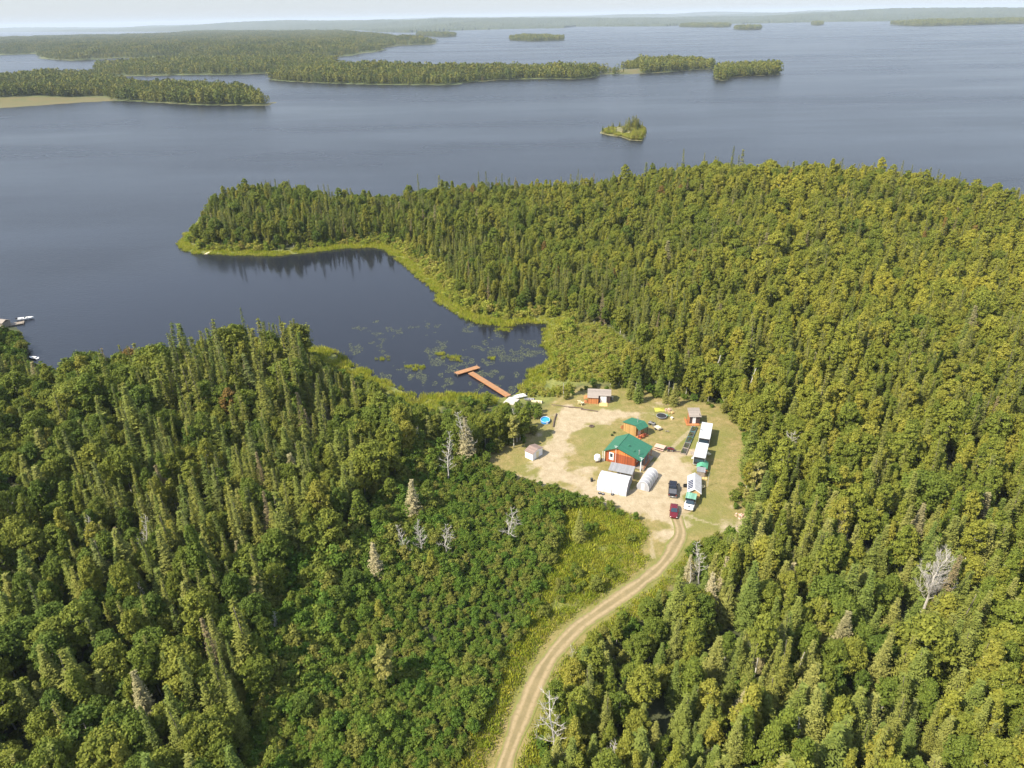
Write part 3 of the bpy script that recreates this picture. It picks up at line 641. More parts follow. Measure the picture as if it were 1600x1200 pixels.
# main house: asymmetric gable, ridge a third of the way in from the left
A, B, C_ = unp(943, 704, 5.05), unp(1002, 721, 5.05), unp(1025, 698, 5.05)
HY = math.atan2(B[1]-A[1], B[0]-A[0]); HW = math.hypot(B[0]-A[0], B[1]-A[1]); HD = math.hypot(C_[0]-B[0], C_[1]-B[1])*.97
house = thing('log_house', 'red brown wooden house under a broad green metal roof in the middle of the yard', 'house', (A[0], A[1], GZ), HY)
EZ, RZ, RX = 3.0, 4.85, HW*.35; wl, wr, wf, wb = .35, HW-1.75, .45, HD-.4
def roof_z(x): return EZ+(RZ-EZ)*x/RX if x < RX else RZ-(RZ-EZ)*(x-RX)/(HW-RX)
mb = MB(); mb.box(wl, wr, wf, wf+.18, 0, EZ-.02); mb.build('front_wall', M['siding'], house)
mb = MB(); mb.add([(wl, wf, EZ-.02), (wr, wf, EZ-.02), (wr, wf, roof_z(wr)-.14), (RX, wf, RZ-.14), (wl, wf, roof_z(wl)-.14),
                   (wl, wf+.18, EZ-.02), (wr, wf+.18, EZ-.02), (wr, wf+.18, roof_z(wr)-.14), (RX, wf+.18, RZ-.14), (wl, wf+.18, roof_z(wl)-.14)],
                  [(0,1,2,3,4), (9,8,7,6,5), (0,5,6,1), (1,6,7,2), (2,7,8,3), (3,8,9,4), (4,9,5,0)]); mb.build('gable', M['orange_siding'], house)
mb = MB(); mb.box(wl, wl+.18, wf+.18, wb, 0, EZ+.05); mb.box(wr-.18, wr, wf+.18, wb, 0, EZ+.3); mb.box(wl+.18, wr-.18, wb-.18, wb, 0, EZ+.05)
mb.add([(wl,wb,EZ+.05),(wr,wb,EZ+.05),(wr,wb,roof_z(wr)-.14),(RX,wb,RZ-.14),(wl,wb,roof_z(wl)-.14)], [(4,3,2,1,0)]); mb.build('wall', M['siding_side'], house)
mb = MB()
mb.slab([(0,0,EZ),(RX,0,RZ),(RX,HD,RZ),(0,HD,EZ)], .12); mb.slab([(RX,0,RZ),(HW,0,EZ),(HW,HD,EZ),(RX,HD,RZ)], .12)
rf = mb.build('roof', M['green_roof'], house)
mb = MB(); mb.tube((RX,-.02,RZ+.01),(RX,HD+.02,RZ+.01),.09,n=6); mb.build('ridge_cap', M['green_roof'], rf)
for cx, cy, hgt in ((HW*.55, HD*.40, .35), (HW*.72, HD*.30, .25)):
    mb = MB(); mb.tube((cx,cy,roof_z(cx)),(cx,cy,roof_z(cx)+hgt),.16,n=8); mb.tube((cx,cy,roof_z(cx)+hgt),(cx,cy,roof_z(cx)+hgt+.1),.24,.10,8); mb.build('roof_vent', M['green_roof'], rf)
mb = MB(); cx, cy = HW*.86, HD*.26; mb.tube((cx,cy,roof_z(cx)-.1),(cx,cy,roof_z(cx)+1.15),.10,n=8); mb.tube((cx,cy,roof_z(cx)+1.15),(cx,cy,roof_z(cx)+1.3),.17,.12,8)
mb.build('chimney_pipe', M['steel'], rf)
# front door with window, upper left of the front wall
mb = MB(); mb.box(1.35,2.55,wf-.05,wf-.003,.75,2.85); d = mb.build('door', M['white'], house)
mb = MB(); mb.box(1.60,2.30,wf-.075,wf-.052,1.55,2.6); mb.build('pane', M['glass'], d)
mb = MB(); mb.tube((2.42,wf-.10,1.7),(2.42,wf-.05,1.7),.04); mb.build('handle', M['steel'], d)
for k in range(2): window_part(house, wf+1.2+k*2.8, 1.2, 1.3, 1.1, wr, side=1)
mb = MB(); mb.box(wf+2.75,wf+3.6,0,0,0,0); mb.v = []; mb.f = []; mb.m = []; mb.box(wr+.003,wr+.05,wf+5.4,wf+6.3,.3,2.4); mb.build('side_door', M['dark_wood'], house)
# covered porch under the long right slope
mb = MB(); mb.box(wr+.01, HW+.55, .6, HD-.2, .22, .36); porch = mb.build('porch_deck', M['grey_wood'], house)
for k, yy in enumerate((.3, HD*.35, HD*.68, HD-.35)):
    mb = MB(); mb.box(HW-.30, HW-.16, yy, yy+.14, 0 if yy < .5 else .36, EZ-.13); mb.build('post', M['white' if k == 0 else 'orange_wood'], house)
mb = MB(); mb.box(HW+.42,HW+.50,.7,HD*.62,1.12,1.2); mb.box(HW+.42,HW+.50,.7,HD*.62,.62,.68)
for i in range(12): yy = .7+i*(HD*.62-.78)/11; mb.box(HW+.425,HW+.495,yy,yy+.06,.36,1.12)
mb.build('railing', M['orange_wood'], house)
mb = MB(); mb.box(wl-.12, wl-.01, -.05, .06, 0, EZ-.1); mb.tube((.05,-.35,0),(-.15,.0,EZ-.15),.05); mb.build('downpipe', M['white'], house)
def H2W(x, y): c, s_ = math.cos(HY), math.sin(HY); return A[0]+c*x-s_*y, A[1]+s_*x+c*y
# antenna masts by the house
for (lx, ly, hh_, lab) in ((3.2, .12, 5.4, 'thin white antenna mast rising beside the house door'), (HW+.12, -.25, 4.4, 'white mast at the front right corner of the house')):
    x, y = H2W(lx, ly); t = thing('antenna_mast', lab, 'antenna', (x, y, GZ), HY)
    mb = MB(); mb.tube((0,0,0),(0,0,hh_),.055,.04); mb.build('pole', M['white'], t)
    mb = MB(); mb.tube((-.5,0,hh_-.2),(.5,0,hh_-.2),.025); mb.tube((-.3,0,hh_-.55),(.3,0,hh_-.55),.025); mb.build('crossbar', M['white'], t)
# white round tank at the left front corner
x, y = H2W(-1.15, -.9); t = thing('water_tank', 'round white tank on a stand at the left corner of the house', 'tank', (x, y, GZ))
mb = MB(); prof = [(0,.45),(.62,.5),(.80,.75),(.80,1.55),(.62,1.85),(.18,1.95),(0,1.96)]; n = 14
for i in range(len(prof)-1):
    (r0,z0),(r1,z1) = prof[i], prof[i+1]; mb.tube((0,0,z0),(0,0,z1+1e-4), max(r0,.01), max(r1,.01), n)
mb.build('tank', M['white'], t, smooth=False)
mb = MB(); mb.box(-.6,.6,-.6,.6,.32,.44)
for sx in (-.5,.5):
    for sy in (-.5,.5): mb.box(sx-.05,sx+.05,sy-.05,sy+.05,0,.32)
mb.build('stand', M['grey_wood'], t)
# sauna cabin behind the house
a, b, c = unp(972.5, 658.5, 4.7), unp(993, 669.5, 4.7), unp(1007, 660, 4.7)
y_ = math.atan2(b[1]-a[1], b[0]-a[0]); W1 = math.hypot(b[0]-a[0], b[1]-a[1]); D1 = 3.6
t = thing('small_cabin', 'small pine cabin with a green metal roof right behind the house', 'cabin', (a[0], a[1], GZ), y_)
e_, r_ = 2.6, 3.5; W2 = W1+1.3
mb = MB(); mb.slab([(0,0,e_),(W1*.95,0,r_),(W1*.95,D1,r_),(0,D1,e_)], .09); mb.slab([(W1*.95,0,r_),(W2,0,e_),(W2,D1,e_),(W1*.95,D1,r_)], .09); cr = mb.build('roof', M['green_roof'], t)
mb = MB(); mb.tube((W1*.72,D1*.6,r_-.4),(W1*.72,D1*.6,r_+.75),.09,n=8); mb.tube((W1*.72,D1*.6,r_+.75),(W1*.72,D1*.6,r_+.9),.16,n=8); mb.build('chimney_pipe', M['steel'], cr)
mb = MB(); mb.add([(.25,.25,0),(W1,.25,0),(W1,.25,r_-.12),(.25,.25,e_-.04),(.25,D1-.25,0),(W1,D1-.25,0),(W1,D1-.25,r_-.12),(.25,D1-.25,e_-.04)],
                  [(0,1,2,3),(7,6,5,4),(0,3,7,4),(1,5,6,2)]); mb.build('wall', M['yellow_wood'], t)
mb = MB(); mb.box(W1-.05,W1+.0,1.1,1.9,.3,2.2); mb.box(W1+.003,W1+.05,1.1,1.95,.2,2.25); mb.build('door', M['white'], t)
mb = MB(); mb.box(W1+.06,W2+.4,.1,D1-.1,.12,.24); mb.build('porch_deck', M['orange_wood'], t)
for yy in (.15, D1-.3): mb = MB(); mb.box(W2-.25,W2-.13,yy,yy+.12,.24,e_-.06); mb.build('post', M['dark_wood'], t)
mb = MB(); mb.box(-.85,.0,.5,2.1,0,1.1); mb.box(-.85,-.75,.5,2.1,1.1,1.5)
mb.v = []; mb.f = []; mb.m = []
for k in range(5): mb.tube((-.85+.17*k,.4,.2+.18*(k%2)),(-.85+.17*k,2.2,.2+.18*(k%2)),.12,n=6); mb.tube((-.85+.17*k,.4,.6+.15*(k%2)),(-.85+.17*k,2.2,.6+.15*(k%2)),.12,n=6)
cx_, cy_ = math.cos(y_), math.sin(y_)
wp = mb.build('firewood_stack', M['orange_wood']); wp.location = (a[0], a[1], GZ); wp.rotation_euler = (0,0,y_); tag(wp, 'stack of split firewood against the left wall of the pine cabin', 'firewood')
def chair(name, label, loc, yaw, mat, group=None):
    t = thing(name, label, 'chair', loc, yaw, group)
    mb = MB(); mb.box(-.3,.3,-.28,.3,.34,.40); mb.build('seat', M[mat], t)
    mb = MB(); mb.slab([(-.3,.28,.38),(.3,.28,.38),(.3,.55,1.05),(-.3,.55,1.05)], .05); mb.build('backrest', M[mat], t)
    for sx in (-.36,.30): mb = MB(); mb.box(sx,sx+.06,-.35,.35,.56,.60); mb.box(sx,sx+.06,-.33,-.26,0,.56); mb.box(sx,sx+.06,.26,.33,0,.56); mb.build('armrest', M[mat], t)
    return t
def C2W(x, y): return a[0]+cx_*x-cy_*y, a[1]+cy_*x+cx_*y
x, y = C2W(W2-.1, .55); chair('porch_chair', 'dark red chair on the cabin porch, nearer the house', (x,y,GZ+.24), y_-1.3, 'red_paint', 'red chairs on the cabin porch')
x, y = C2W(W2+.0, 1.9); chair('porch_chair', 'dark red chair at the far end of the cabin porch', (x,y,GZ+.24), y_-1.6, 'red_paint', 'red chairs on the cabin porch')
x, y = at(908, 632)[:2]; c1 = chair('garden_chair', 'big cream coloured garden chair on the gravel left of the grey roofed shed', (x,y,GZ), 2.4, 'cream'); c1.scale = (1.9,1.9,1.6)
# grey shingled storage shed
a = at(918.5, 630.5); b = at(953, 632); y_ = yaw_of(a, b); W = (b-a).length
t = thing('storage_shed', 'storage shed with grey shingled roof, orange wall and wide white door', 'shed', a, y_)
D = 4.2; xm = W*.47
mb = MB(); mb.box(0,xm,0,D,0,2.0); mb.build('wall', M['orange_wood'], t)
mb = MB(); mb.box(xm+.01,W,.75,D,0,2.35); mb.build('recessed_wall', M['dark_wood'], t)  # boards darker than the orange wall to the left
mb = MB(); mb.box(xm+.55,xm+2.25,.68,.745,.15,2.15); d = mb.build('door', M['white'], t); mb = MB(); mb.box(xm+1.38,xm+1.42,.66,.68,.15,2.15); mb.build('door_seam', M['grey_wood'], d)
mb = MB(); mb.slab([(-.2,-.25,2.0),(xm,-.25,2.0),(xm,D*.62,3.45),(-.2,D*.62,3.45)], .1); mb.slab([(xm,.5,2.39),(W+.25,.5,2.39),(W+.25,D*.62,3.45),(xm,D*.62,3.45)], .1)
mb.slab([(-.2,D*.62,3.45),(W+.25,D*.62,3.45),(W+.25,D+.2,2.2),(-.2,D+.2,2.2)], .1); mb.build('roof', M['shingle'], t)
for xx in (0, W-.16):
    mb = MB(); y0_ = .03 if xx == 0 else .8; z0_ = 2.01 if xx == 0 else 2.36; mb.add([(xx,y0_,z0_),(xx+.12,y0_,z0_),(xx+.12,D*.62,3.28),(xx,D*.62,3.28),(xx,D-.05,z0_),(xx+.12,D-.05,z0_)], [(0,1,2,3),(3,2,5,4),(0,3,4),(1,5,2)]); mb.build('gable', M['dark_wood'], t)
mb = MB(); mb.slab([(xm+.3,-1.3,.06),(xm+2.6,-1.3,.06),(xm+2.6,.6,.2),(xm+.3,.6,.2)], .05); mb.build('ramp', M['plywood'], t)
mb = MB(); mb.box(-1.1,-.1,.2,1.7,0,.12); mb.box(-1.1,-1.02,.2,.28,.12,1.5); mb.box(-1.1,-1.02,1.6,1.68,.12,1.5); mb.slab([(-1.2,.1,1.45),(-.05,.1,1.8),(-.05,1.8,1.8),(-1.2,1.8,1.45)],.05); mb.build('lean_to', M['orange_wood'], t)
x, y = at(956, 626)[:2]
t = thing('barrel', 'grey drum standing beside the right wall of the grey roofed shed', 'barrel', (x+.2,y+.6,GZ)); mb = MB(); mb.tube((0,0,0),(0,0,.9),.32,n=12); mb.build('drum', M['steel'], t); mb = MB(); mb.tube((0,0,.9),(0,0,.94),.34,n=12); mb.build('lid', M['cream'], t)
# small shed by the trailers
a = at(1077, 662.5); b = at(1094, 662); y_ = yaw_of(a, b)-.05; W = 2.7; D = 2.8
t = thing('garden_shed', 'small shed with pale grey sloping roof and white door above the trailers', 'shed', a, y_)
mb = MB(); mb.box(.01,W,.0,.12,.2,2.35); mb.box(W-.12,W,.12,D,.2,2.7); mb.box(.13,W-.12,D-.12,D,.2,2.4); mb.build('front_wall', M['dark_wood'], t)  # front, right and back boards darker than the left side wall
mb = MB(); mb.box(.0,.12,.13,D,.2,2.5); mb.build('side_wall', M['orange_wood'], t)
mb = MB(); mb.slab([(-.25,-.3,2.35),(W+.3,-.3,2.35),(W+.3,D+.3,3.3),(-.25,D+.3,3.3)], .12); mb.build('roof', M['shingle'], t)
mb = MB(); mb.box(.75,1.6,-.06,-.003,.25,2.2); d = mb.build('door', M['white'], t); mb = MB(); mb.tube((1.5,-.12,1.2),(1.5,-.06,1.2),.03); mb.build('handle', M['steel'], d)
mb = MB(); mb.box(-.9,W-.1,-1.0,-.08,.06,.2); mb.box(-.9,-.05,-.07,D-.4,.06,.2); mb.build('deck', M['orange_wood'], t)
mb = MB(); mb.box(-.9,-.82,-.3,D-.4,.85,.92); [mb.box(-.9,-.84,yy,yy+.06,.2,.85) for yy in (-.3,.5,1.3,2.1)]; mb.build('railing', M['orange_wood'], t)
# white shed with the brown roof
a = at(820.5, 714.5); b = at(832.5, 720); c = at(844, 708.5); y_ = yaw_of(a, b); W = (b-a).length; D = (c-b).length
t = thing('utility_shed', 'little white shed with a brown roof at the left end of the gravel', 'shed', a, y_)
mb = MB(); mb.box(0,W,0,D,0,2.0); mb.add([(0,0,2.0),(0,D,2.0),(0,D/2,2.55)], [(0,2,1)]); mb.add([(W,0,2.0),(W,D,2.0),(W,D/2,2.55)], [(0,1,2)]); mb.build('wall', M['white'], t)
mb = MB(); mb.slab([(-.15,-.2,2.02),(W+.15,-.2,2.02),(W+.15,D/2,2.62),(-.15,D/2,2.62)],.07); mb.slab([(-.15,D/2,2.62),(W+.15,D/2,2.62),(W+.15,D+.2,2.02),(-.15,D+.2,2.02)],.07); mb.build('roof', M['brown_shingle'], t)
mb = MB(); mb.box(W+.003,W+.04,D*.35,D*.62,.1,1.85); mb.build('door', M['cream'], t)
# white fabric garage
a = at(932, 766); b = at(979.5, 771.5); y_ = HY+.16; W = (b-a).length
t = thing('fabric_garage', 'large white arched fabric garage in front of the house', 'tent', a, y_); D = 5.6
def arch(D, hgt, n=14, p=.8): return [(D/2-D/2*math.cos(math.pi*i/n), hgt*abs(math.sin(math.pi*i/n))**p) for i in range(n+1)]
pr = arch(D, 3.1, 14, .62)
mb = MB(); nn = len(pr)
rs_ = random.Random(2); cols = 10; vv = []
for j in range(cols+1):
    for (yy, zz) in pr: sag = -.06*math.sin(j/cols*math.pi*4)**2*(zz/3); vv.append((W*j/cols, yy, zz+sag+rs_.uniform(-.015,.015)))
mb.add(vv, [(j*nn+i, (j+1)*nn+i, (j+1)*nn+i+1, j*nn+i+1) for j in range(cols) for i in range(nn-1)]); mb.build('cover', M['white_fabric'], t, smooth=True)
for x_ in (.03, W-.03): mb = MB(); mb.add([(x_, yy, zz*.985) for yy, zz in pr], [tuple(range(nn))]); mb.build('end_panel', M['grey_metal'] if x_ > 1 else M['white_fabric'], t)
mb = MB(); mb.slab([(1.3,.42,1.22),(4.4,.36,1.10),(4.4,.40,1.28),(1.3,.48,1.42)],.03); mb.v = []; mb.f = []; mb.m = []
for i in range(5): mb = MB(); mb.tube((W*i/4, pr[0][0]-.04, 0), (W*i/4, pr[1][0]-.05, pr[1][1]), .035); mb.build('frame_rib', M['steel'], t)
# grey lean-to roof between fabric garage and house
c, s_ = math.cos(y_), math.sin(y_)
def T2W(x, y): return a.x+c*x-s_*y, a.y+s_*x+c*y
x, y = T2W(1.2, D+.05); t = thing('carport', 'low grey sheet metal carport between the white fabric garage and the house', 'carport', (x,y,GZ), y_)
Wc, Dc = W-1.2, 3.0
mb = MB(); mb.slab([(0,0,2.35),(Wc,0,2.35),(Wc,Dc,2.75),(0,Dc,2.75)], .08); mb.build('roof', M['grey_metal'], t)
for px_ in (.05, Wc/2, Wc-.17):
    for py_ in (.05, Dc-.2): mb = MB(); mb.box(px_,px_+.12,py_,py_+.12,0,2.26); mb.build('post', M['grey_wood'], t)
mb = MB(); [mb.box(Wc-.1,Wc-.04,.4+.45*k,.5+.45*k,.1,2.1) for k in range(5)]; mb.build('slat_side', M['grey_wood'], t)
# small things under the front of the garage
for k, (px_, py_) in enumerate(((937,771),(942,772.5),(957,773))):
    q = at(px_, py_); t = thing('spare_wheel', ['spare wheel lying left in front of the white fabric garage','spare wheel second from the left before the fabric garage','dark spare wheel right in front of the fabric garage'][k], 'wheel', q, 0, 'spare wheels before the garage')
    mb = MB(); mb.tube((0,0,0),(0,0,.22),.36,n=14); mb.build('tyre', M['black'], t); mb = MB(); mb.tube((0,0,.221),(0,0,.24),.2,n=12); mb.build('rim', M['rim'], t)
q = at(924.5, 752); t = thing('fuel_drum', 'small black drum left of the white fabric garage', 'drum', q); mb = MB(); mb.tube((0,0,0),(0,0,.85),.3,n=12); mb.build('drum', M['black'], t); mb = MB(); mb.tube((0,0,.85),(0,0,.88),.1,n=8); mb.build('cap', M['rim'], t)
# hoop greenhouse
a = at(996, 765.5); b = at(1012, 766.5); c_ = at(1026.5, 744.5); gy = HY+.15; 
mid = (a+b)/2; dv = (c_-b); Lg = dv.length; gyaw = math.atan2(dv.y, dv.x)-math.pi/2
t = thing('greenhouse', 'hoop greenhouse of cloudy clear film beside the fabric garage', 'greenhouse', mid, gyaw); Wg = 2.9
pr = [(q_[0]-Wg/2, q_[1]) for q_ in arch(Wg, 2.35, 12, .62)]; nn = len(pr)
mb = MB(); cols = 8; mb.add([(x_, Lg*j/cols, z_) for j in range(cols+1) for x_, z_ in pr], [(j*nn+i, j*nn+i+1, (j+1)*nn+i+1, (j+1)*nn+i) for j in range(cols) for i in range(nn-1)]); mb.build('cover', M['film'], t, smooth=True)
for yy in (0, Lg): mb = MB(); mb.add([(x_, yy, z_*.99) for x_, z_ in pr], [tuple(range(nn))]); mb.build('end_panel', M['film'], t)
for j in range(6):
    mb = MB(); yy = .02+(Lg-.04)*j/5; [mb.tube((pr[i][0]*1.012, yy, pr[i][1]*1.012), (pr[i+1][0]*1.012, yy, pr[i+1][1]*1.012), .035, n=5) for i in range(nn-1)]; mb.build('hoop', M['white'], t)
mb = MB(); mb.box(-Wg/2-.08,-Wg/2+.04,-.05,Lg+.05,0,.25); mb.box(Wg/2-.04,Wg/2+.08,-.05,Lg+.05,0,.25); mb.build('base_board', M['grey_wood'], t)
mb = MB(); mb.box(-.42,.42,-.04,-.01,.05,1.9); mb.build('door', M['white_fabric'], t)
mb = MB(); mb.box(-1.1,-.45,.3,Lg-.4,0,.5); mb.box(.45,1.1,.3,Lg-.4,0,.5); mb.build('plant_bed', M['shrub_leaf'], t)
# ------------------------------------------------------------------ vehicles
def wheels(t, pos, r=.36, w=.24):
    for (x_, y_2) in pos:
        mb = MB(); mb.tube((x_-w/2, y_2, r), (x_+w/2, y_2, r), r, n=14); o = mb.build('wheel', M['black'], t)
        mb = MB(); s__ = 1 if x_ > 0 else -1; mb.tube((x_+s__*(w/2+.002), y_2, r), (x_+s__*(w/2+.02), y_2, r), r*.6, n=12); mb.build('rim', M['rim'], o)
def loft(mb, secs):
    """secs: y, half width at bottom, half width at top, z0, z1 ; y runs along the vehicle, the front is +y"""
    b0 = len(mb.v); vs_ = []; fs = []
    for (y_2, wb_, wt_, z0, z1) in secs: vs_ += [(-wb_,y_2,z0),(-wb_*1.0,y_2,(z0+z1)/2),(-wt_,y_2,z1),(wt_,y_2,z1),(wb_,y_2,(z0+z1)/2),(wb_,y_2,z0)]
    for i in range(len(secs)-1):
        for k in range(6): a_, b_ = i*6+k, i*6+(k+1) % 6; fs.append((a_, b_, b_+6, a_+6))
    fs += [tuple(range(5,-1,-1)), tuple(range((len(secs)-1)*6, len(secs)*6))]; return mb.add(vs_, fs)
# black pickup, tailgate towards the camera
p0, p1 = at(1050.5, 777), at(1051.5, 757.5); mid = (p0+p1)/2; yv = math.atan2((p1-p0).y, (p1-p0).x)-math.pi/2
t = thing('pickup_truck', 'black pickup truck with a grey bed cover parked above the maroon car', 'pickup truck', mid, yv)
mb = MB(); loft(mb, [(-2.85,.94,.90,.55,1.12),(-2.7,.98,.93,.42,1.18),(.2,1.0,.95,.40,1.20),(1.3,1.0,.93,.40,1.18),(2.5,.96,.86,.42,1.08),(2.85,.86,.78,.5,.95)]); mb.build('body', M['black_paint'], t, bevel=.06)
mb = MB(); loft(mb, [(-.75,.88,.72,1.18,1.62),(-.45,.90,.72,1.19,1.86),(.75,.90,.72,1.19,1.86),(1.45,.88,.78,1.18,1.24)]); mb.build('cab', M['black_paint'], t, bevel=.03)
mb = MB(); mb.slab([(-.70,.86,1.82),(.70,.86,1.82),(.80,1.42,1.30),(-.80,1.42,1.30)],.02); o = mb.build('windshield', M['glass'], t)
mb = MB(); mb.slab([(-.66,-.52,1.83),(.66,-.52,1.83),(.74,-.80,1.42),(-.74,-.80,1.42)],.02); mb.build('rear_window', M['glass'], t)
for s__ in (-1, 1):
    for y0_, y1_ in ((-.38,.15),(.22,.80)): mb = MB(); x1, x2 = s__*.905, s__*.775; mb.add([(x1,y0_,1.3),(x1,y1_+.15*(y1_ > .5),1.3),(x2,y1_,1.76),(x2,y0_,1.76),(x1-s__*.03,y0_,1.3),(x2-s__*.03,y0_,1.76)], [(0,1,2,3)]); mb.build('side_window', M['glass'], t)
    mb = MB(); mb.box(min(s__*.92,s__*1.14),max(s__*.92,s__*1.14),.85,1.0,1.22,1.42); mb.build('mirror', M['black_paint'], t)
    mb = MB(); mb.box(s__*.80-.08,s__*.80+.08,-2.91,-2.86,.75,1.05); mb.build('tail_light', M['red_paint'], t)
    mb = MB(); mb.box(s__*.66-.14,s__*.66+.14,2.84,2.89,.66,.84); mb.build('headlight', M['white'], t)
mb = MB(); mb.box(-.82,.82,-2.68,-.86,1.19,1.25); mb.build('bed_cover', simple('grey_bed_cover', (.10,.10,.11), .55, vary=.1), t)
mb = MB(); mb.box(-.9,.9,-3.02,-2.86,.42,.62); bmp = mb.build('rear_bumper', M['rim'], t); mb = MB(); mb.box(-.18,.18,-3.04,-3.022,.45,.60); mb.build('number_plate', M['white'], bmp)
wheels(t, [(-.86,-1.75),(.86,-1.75),(-.86,1.75),(.86,1.75)], .40, .27)
# maroon car, nose towards the camera
p0, p1 = at(1052.3, 811), at(1053.3, 792.5); mid = (p0+p1)/2; yv = math.atan2((p1-p0).y, (p1-p0).x)+math.pi/2
t = thing('parked_car', 'maroon car parked where the gravel road enters the yard', 'car', mid, yv)
mb = MB(); loft(mb, [(-2.35,.78,.70,.45,.88),(-2.15,.88,.80,.32,.98),(-.6,.92,.86,.28,1.0),(.8,.92,.85,.28,.98),(1.9,.88,.76,.30,.86),(2.35,.72,.62,.38,.68)]); mb.build('body', M['maroon'], t, bevel=.07)
mb = MB(); loft(mb, [(-2.0,.80,.66,.97,1.02),(-1.35,.82,.62,.98,1.42),(.05,.82,.62,.98,1.47),(.95,.80,.70,.96,1.0)]); mb.build('cabin', M['maroon'], t, bevel=.05)
mb = MB(); mb.slab([(-.60,.12,1.465),(.60,.12,1.465),(.72,.98,1.02),(-.72,.98,1.02)],.02); mb.build('windshield', M['glass'], t)
mb = MB(); mb.slab([(-.60,-1.42,1.42),(.60,-1.42,1.42),(.68,-2.0,1.05),(-.68,-2.0,1.05)],.02); mb.build('rear_window', M['glass'], t)
for s__ in (-1, 1):
    for y0_, y1_ in ((-1.2,-.55),(-.48,.1)): mb = MB(); mb.add([(s__*.825,y0_,1.05),(s__*.825,y1_+.2*(y1_ > 0),1.05),(s__*.66,y1_,1.40),(s__*.66,y0_,1.38)], [(0,1,2,3)]); mb.build('side_window', M['glass'], t)
    mb = MB(); mb.box(s__*.62-.13,s__*.62+.13,2.22,2.33,.56,.70); mb.build('headlight', M['white'], t)
    mb = MB(); mb.box(s__*.66-.13,s__*.66+.13,-2.38,-2.30,.66,.82); mb.build('tail_light', M['red_paint'], t)
    mb = MB(); mb.box(min(s__*.86,s__*1.04),max(s__*.86,s__*1.04),.55,.68,1.0,1.14); mb.build('mirror', M['maroon'], t)
wheels(t, [(-.80,-1.4),(.80,-1.4),(-.80,1.4),(.80,1.4)], .33, .22)
# old truck with a ribbed green cap and white hood
p0, p1 = at(1075.5, 798), at(1079.5, 783); mid = (p0+p1)/2; yv = math.atan2((p1-p0).y, (p1-p0).x)+math.pi/2
t = thing('old_truck', 'old truck with white hood and ribbed pale green box roof beside the wooden hut', 'truck', mid, yv)
mb = MB(); loft(mb, [(-2.9,.98,.95,.45,1.3),(1.2,1.0,.96,.42,1.3),(1.3,.98,.90,.42,1.12),(2.6,.92,.80,.45,1.0),(2.85,.84,.74,.5,.85)]); mb.build('body', M['white'], t, bevel=.05)
mb = MB(); loft(mb, [(-2.85,.98,.90,1.3,2.05),(-.1,.98,.90,1.3,2.05)]); mb.build('box_side', M['black_paint'], t)
mb = MB(); mb.box(-1.02,1.02,-2.95,.0,2.06,2.12); mb.build('box_roof', M['green_paint'], t)
mb = MB(); loft(mb, [(-.08,.90,.76,1.3,1.92),(.65,.90,.76,1.3,1.9),(1.35,.88,.80,1.28,1.33)]); mb.build('cab', M['black_paint'], t)
mb = MB(); mb.slab([(-.74,.70,1.90),(.74,.70,1.90),(.80,1.36,1.36),(-.80,1.36,1.36)],.02); mb.build('windshield', M['glass'], t)
for s__ in (-1, 1):
    mb = MB(); mb.box(s__*.70-.12,s__*.70+.12,2.80,2.88,.6,.8); mb.build('headlight', M['cream'], t)
    mb = MB(); mb.box(min(s__*.92,s__*1.14),max(s__*.92,s__*1.14),.9,1.02,1.3,1.5); mb.build('mirror', M['black'], t)
mb = MB(); mb.box(-.25,.25,1.8,2.3,1.07,1.12); mb.build('hood_scoop', M['black'], t)
wheels(t, [(-.88,-1.8),(.88,-1.8),(-.88,1.9),(.88,1.9)], .4, .26); t.scale = (1.12, .78, .95)
# travel trailers
def trailer(name, label, p_back, p_front, W, hgt, vents):
    p0, p1 = p_back, p_front; mid = (p0+p1)/2; L_ = (p1-p0).length; yv = math.atan2((p1-p0).y, (p1-p0).x)-math.pi/2
    t = thing(name, label, 'trailer', mid, yv); w = W/2; l = L_/2
    mb = MB(); mb.prism_x([(-l,.5),(l-.35,.5),(l,1.1),(l-.15,hgt),(-l,hgt)], -w, w); mb.build('body', M['white'], t, bevel=.08)
    mb = MB(); mb.box(-w-.03,w+.03,-l-.03,l-.12,hgt+.003,hgt+.06); rf = mb.build('roof', M['rv_white'], t)
    for (vx, vy, sx, sy, dark) in vents: mb = MB(); mb.box(vx-sx,vx+sx,vy-sy,vy+sy,hgt+.062,hgt+.14); mb.build('roof_hatch', M['black' if dark else 'white'], rf)
    for s__ in (-1, 1):
        for yy in (-l*.6, -l*.05, l*.45): mb = MB(); mb.box(min(s__*w,s__*(w+.03)),max(s__*w,s__*(w+.03)),yy,yy+.9,1.4,2.0); mb.build('window', M['glass'], t)
    mb = MB(); mb.box(-w+.08,w-.08,-l-.05,-l-.006,.7,hgt-.15); rp = mb.build('added_dark_panel', M['black'], t); mb = MB(); mb.box(-w+.3,w-.3,-l-.07,-l-.053,1.4,2.2); mb.build('pane', M['glass'], rp)  # black panel added over the white rear wall so the trailer gap reads dark
    mb = MB(); mb.box(w+.004,w+.03,l*.12,l*.12+.7,.6,2.3); mb.build('door', M['cream'], t)
    mb = MB(); mb.box(-w-.02,-w-.004,-l,l-.4,.9,1.05); mb.box(w+.004,w+.02,-l,l*.1,.9,1.05); mb.build('stripe', M['grey_metal'], t)
    wheels(t, [(-w+.12,-.45),(w-.12,-.45),(-w+.12,.4),(w-.12,.4)], .34, .2)
    mb = MB(); mb.tube((-.5,l-.3,.5),(0,l+1.0,.45),.05); mb.tube((.5,l-.3,.5),(0,l+1.0,.45),.05); mb.build('hitch', M['steel'], t)
    return t
def atz(px, py, z): x, y = unp(px, py, GZ+z); return Vector((x, y, GZ))
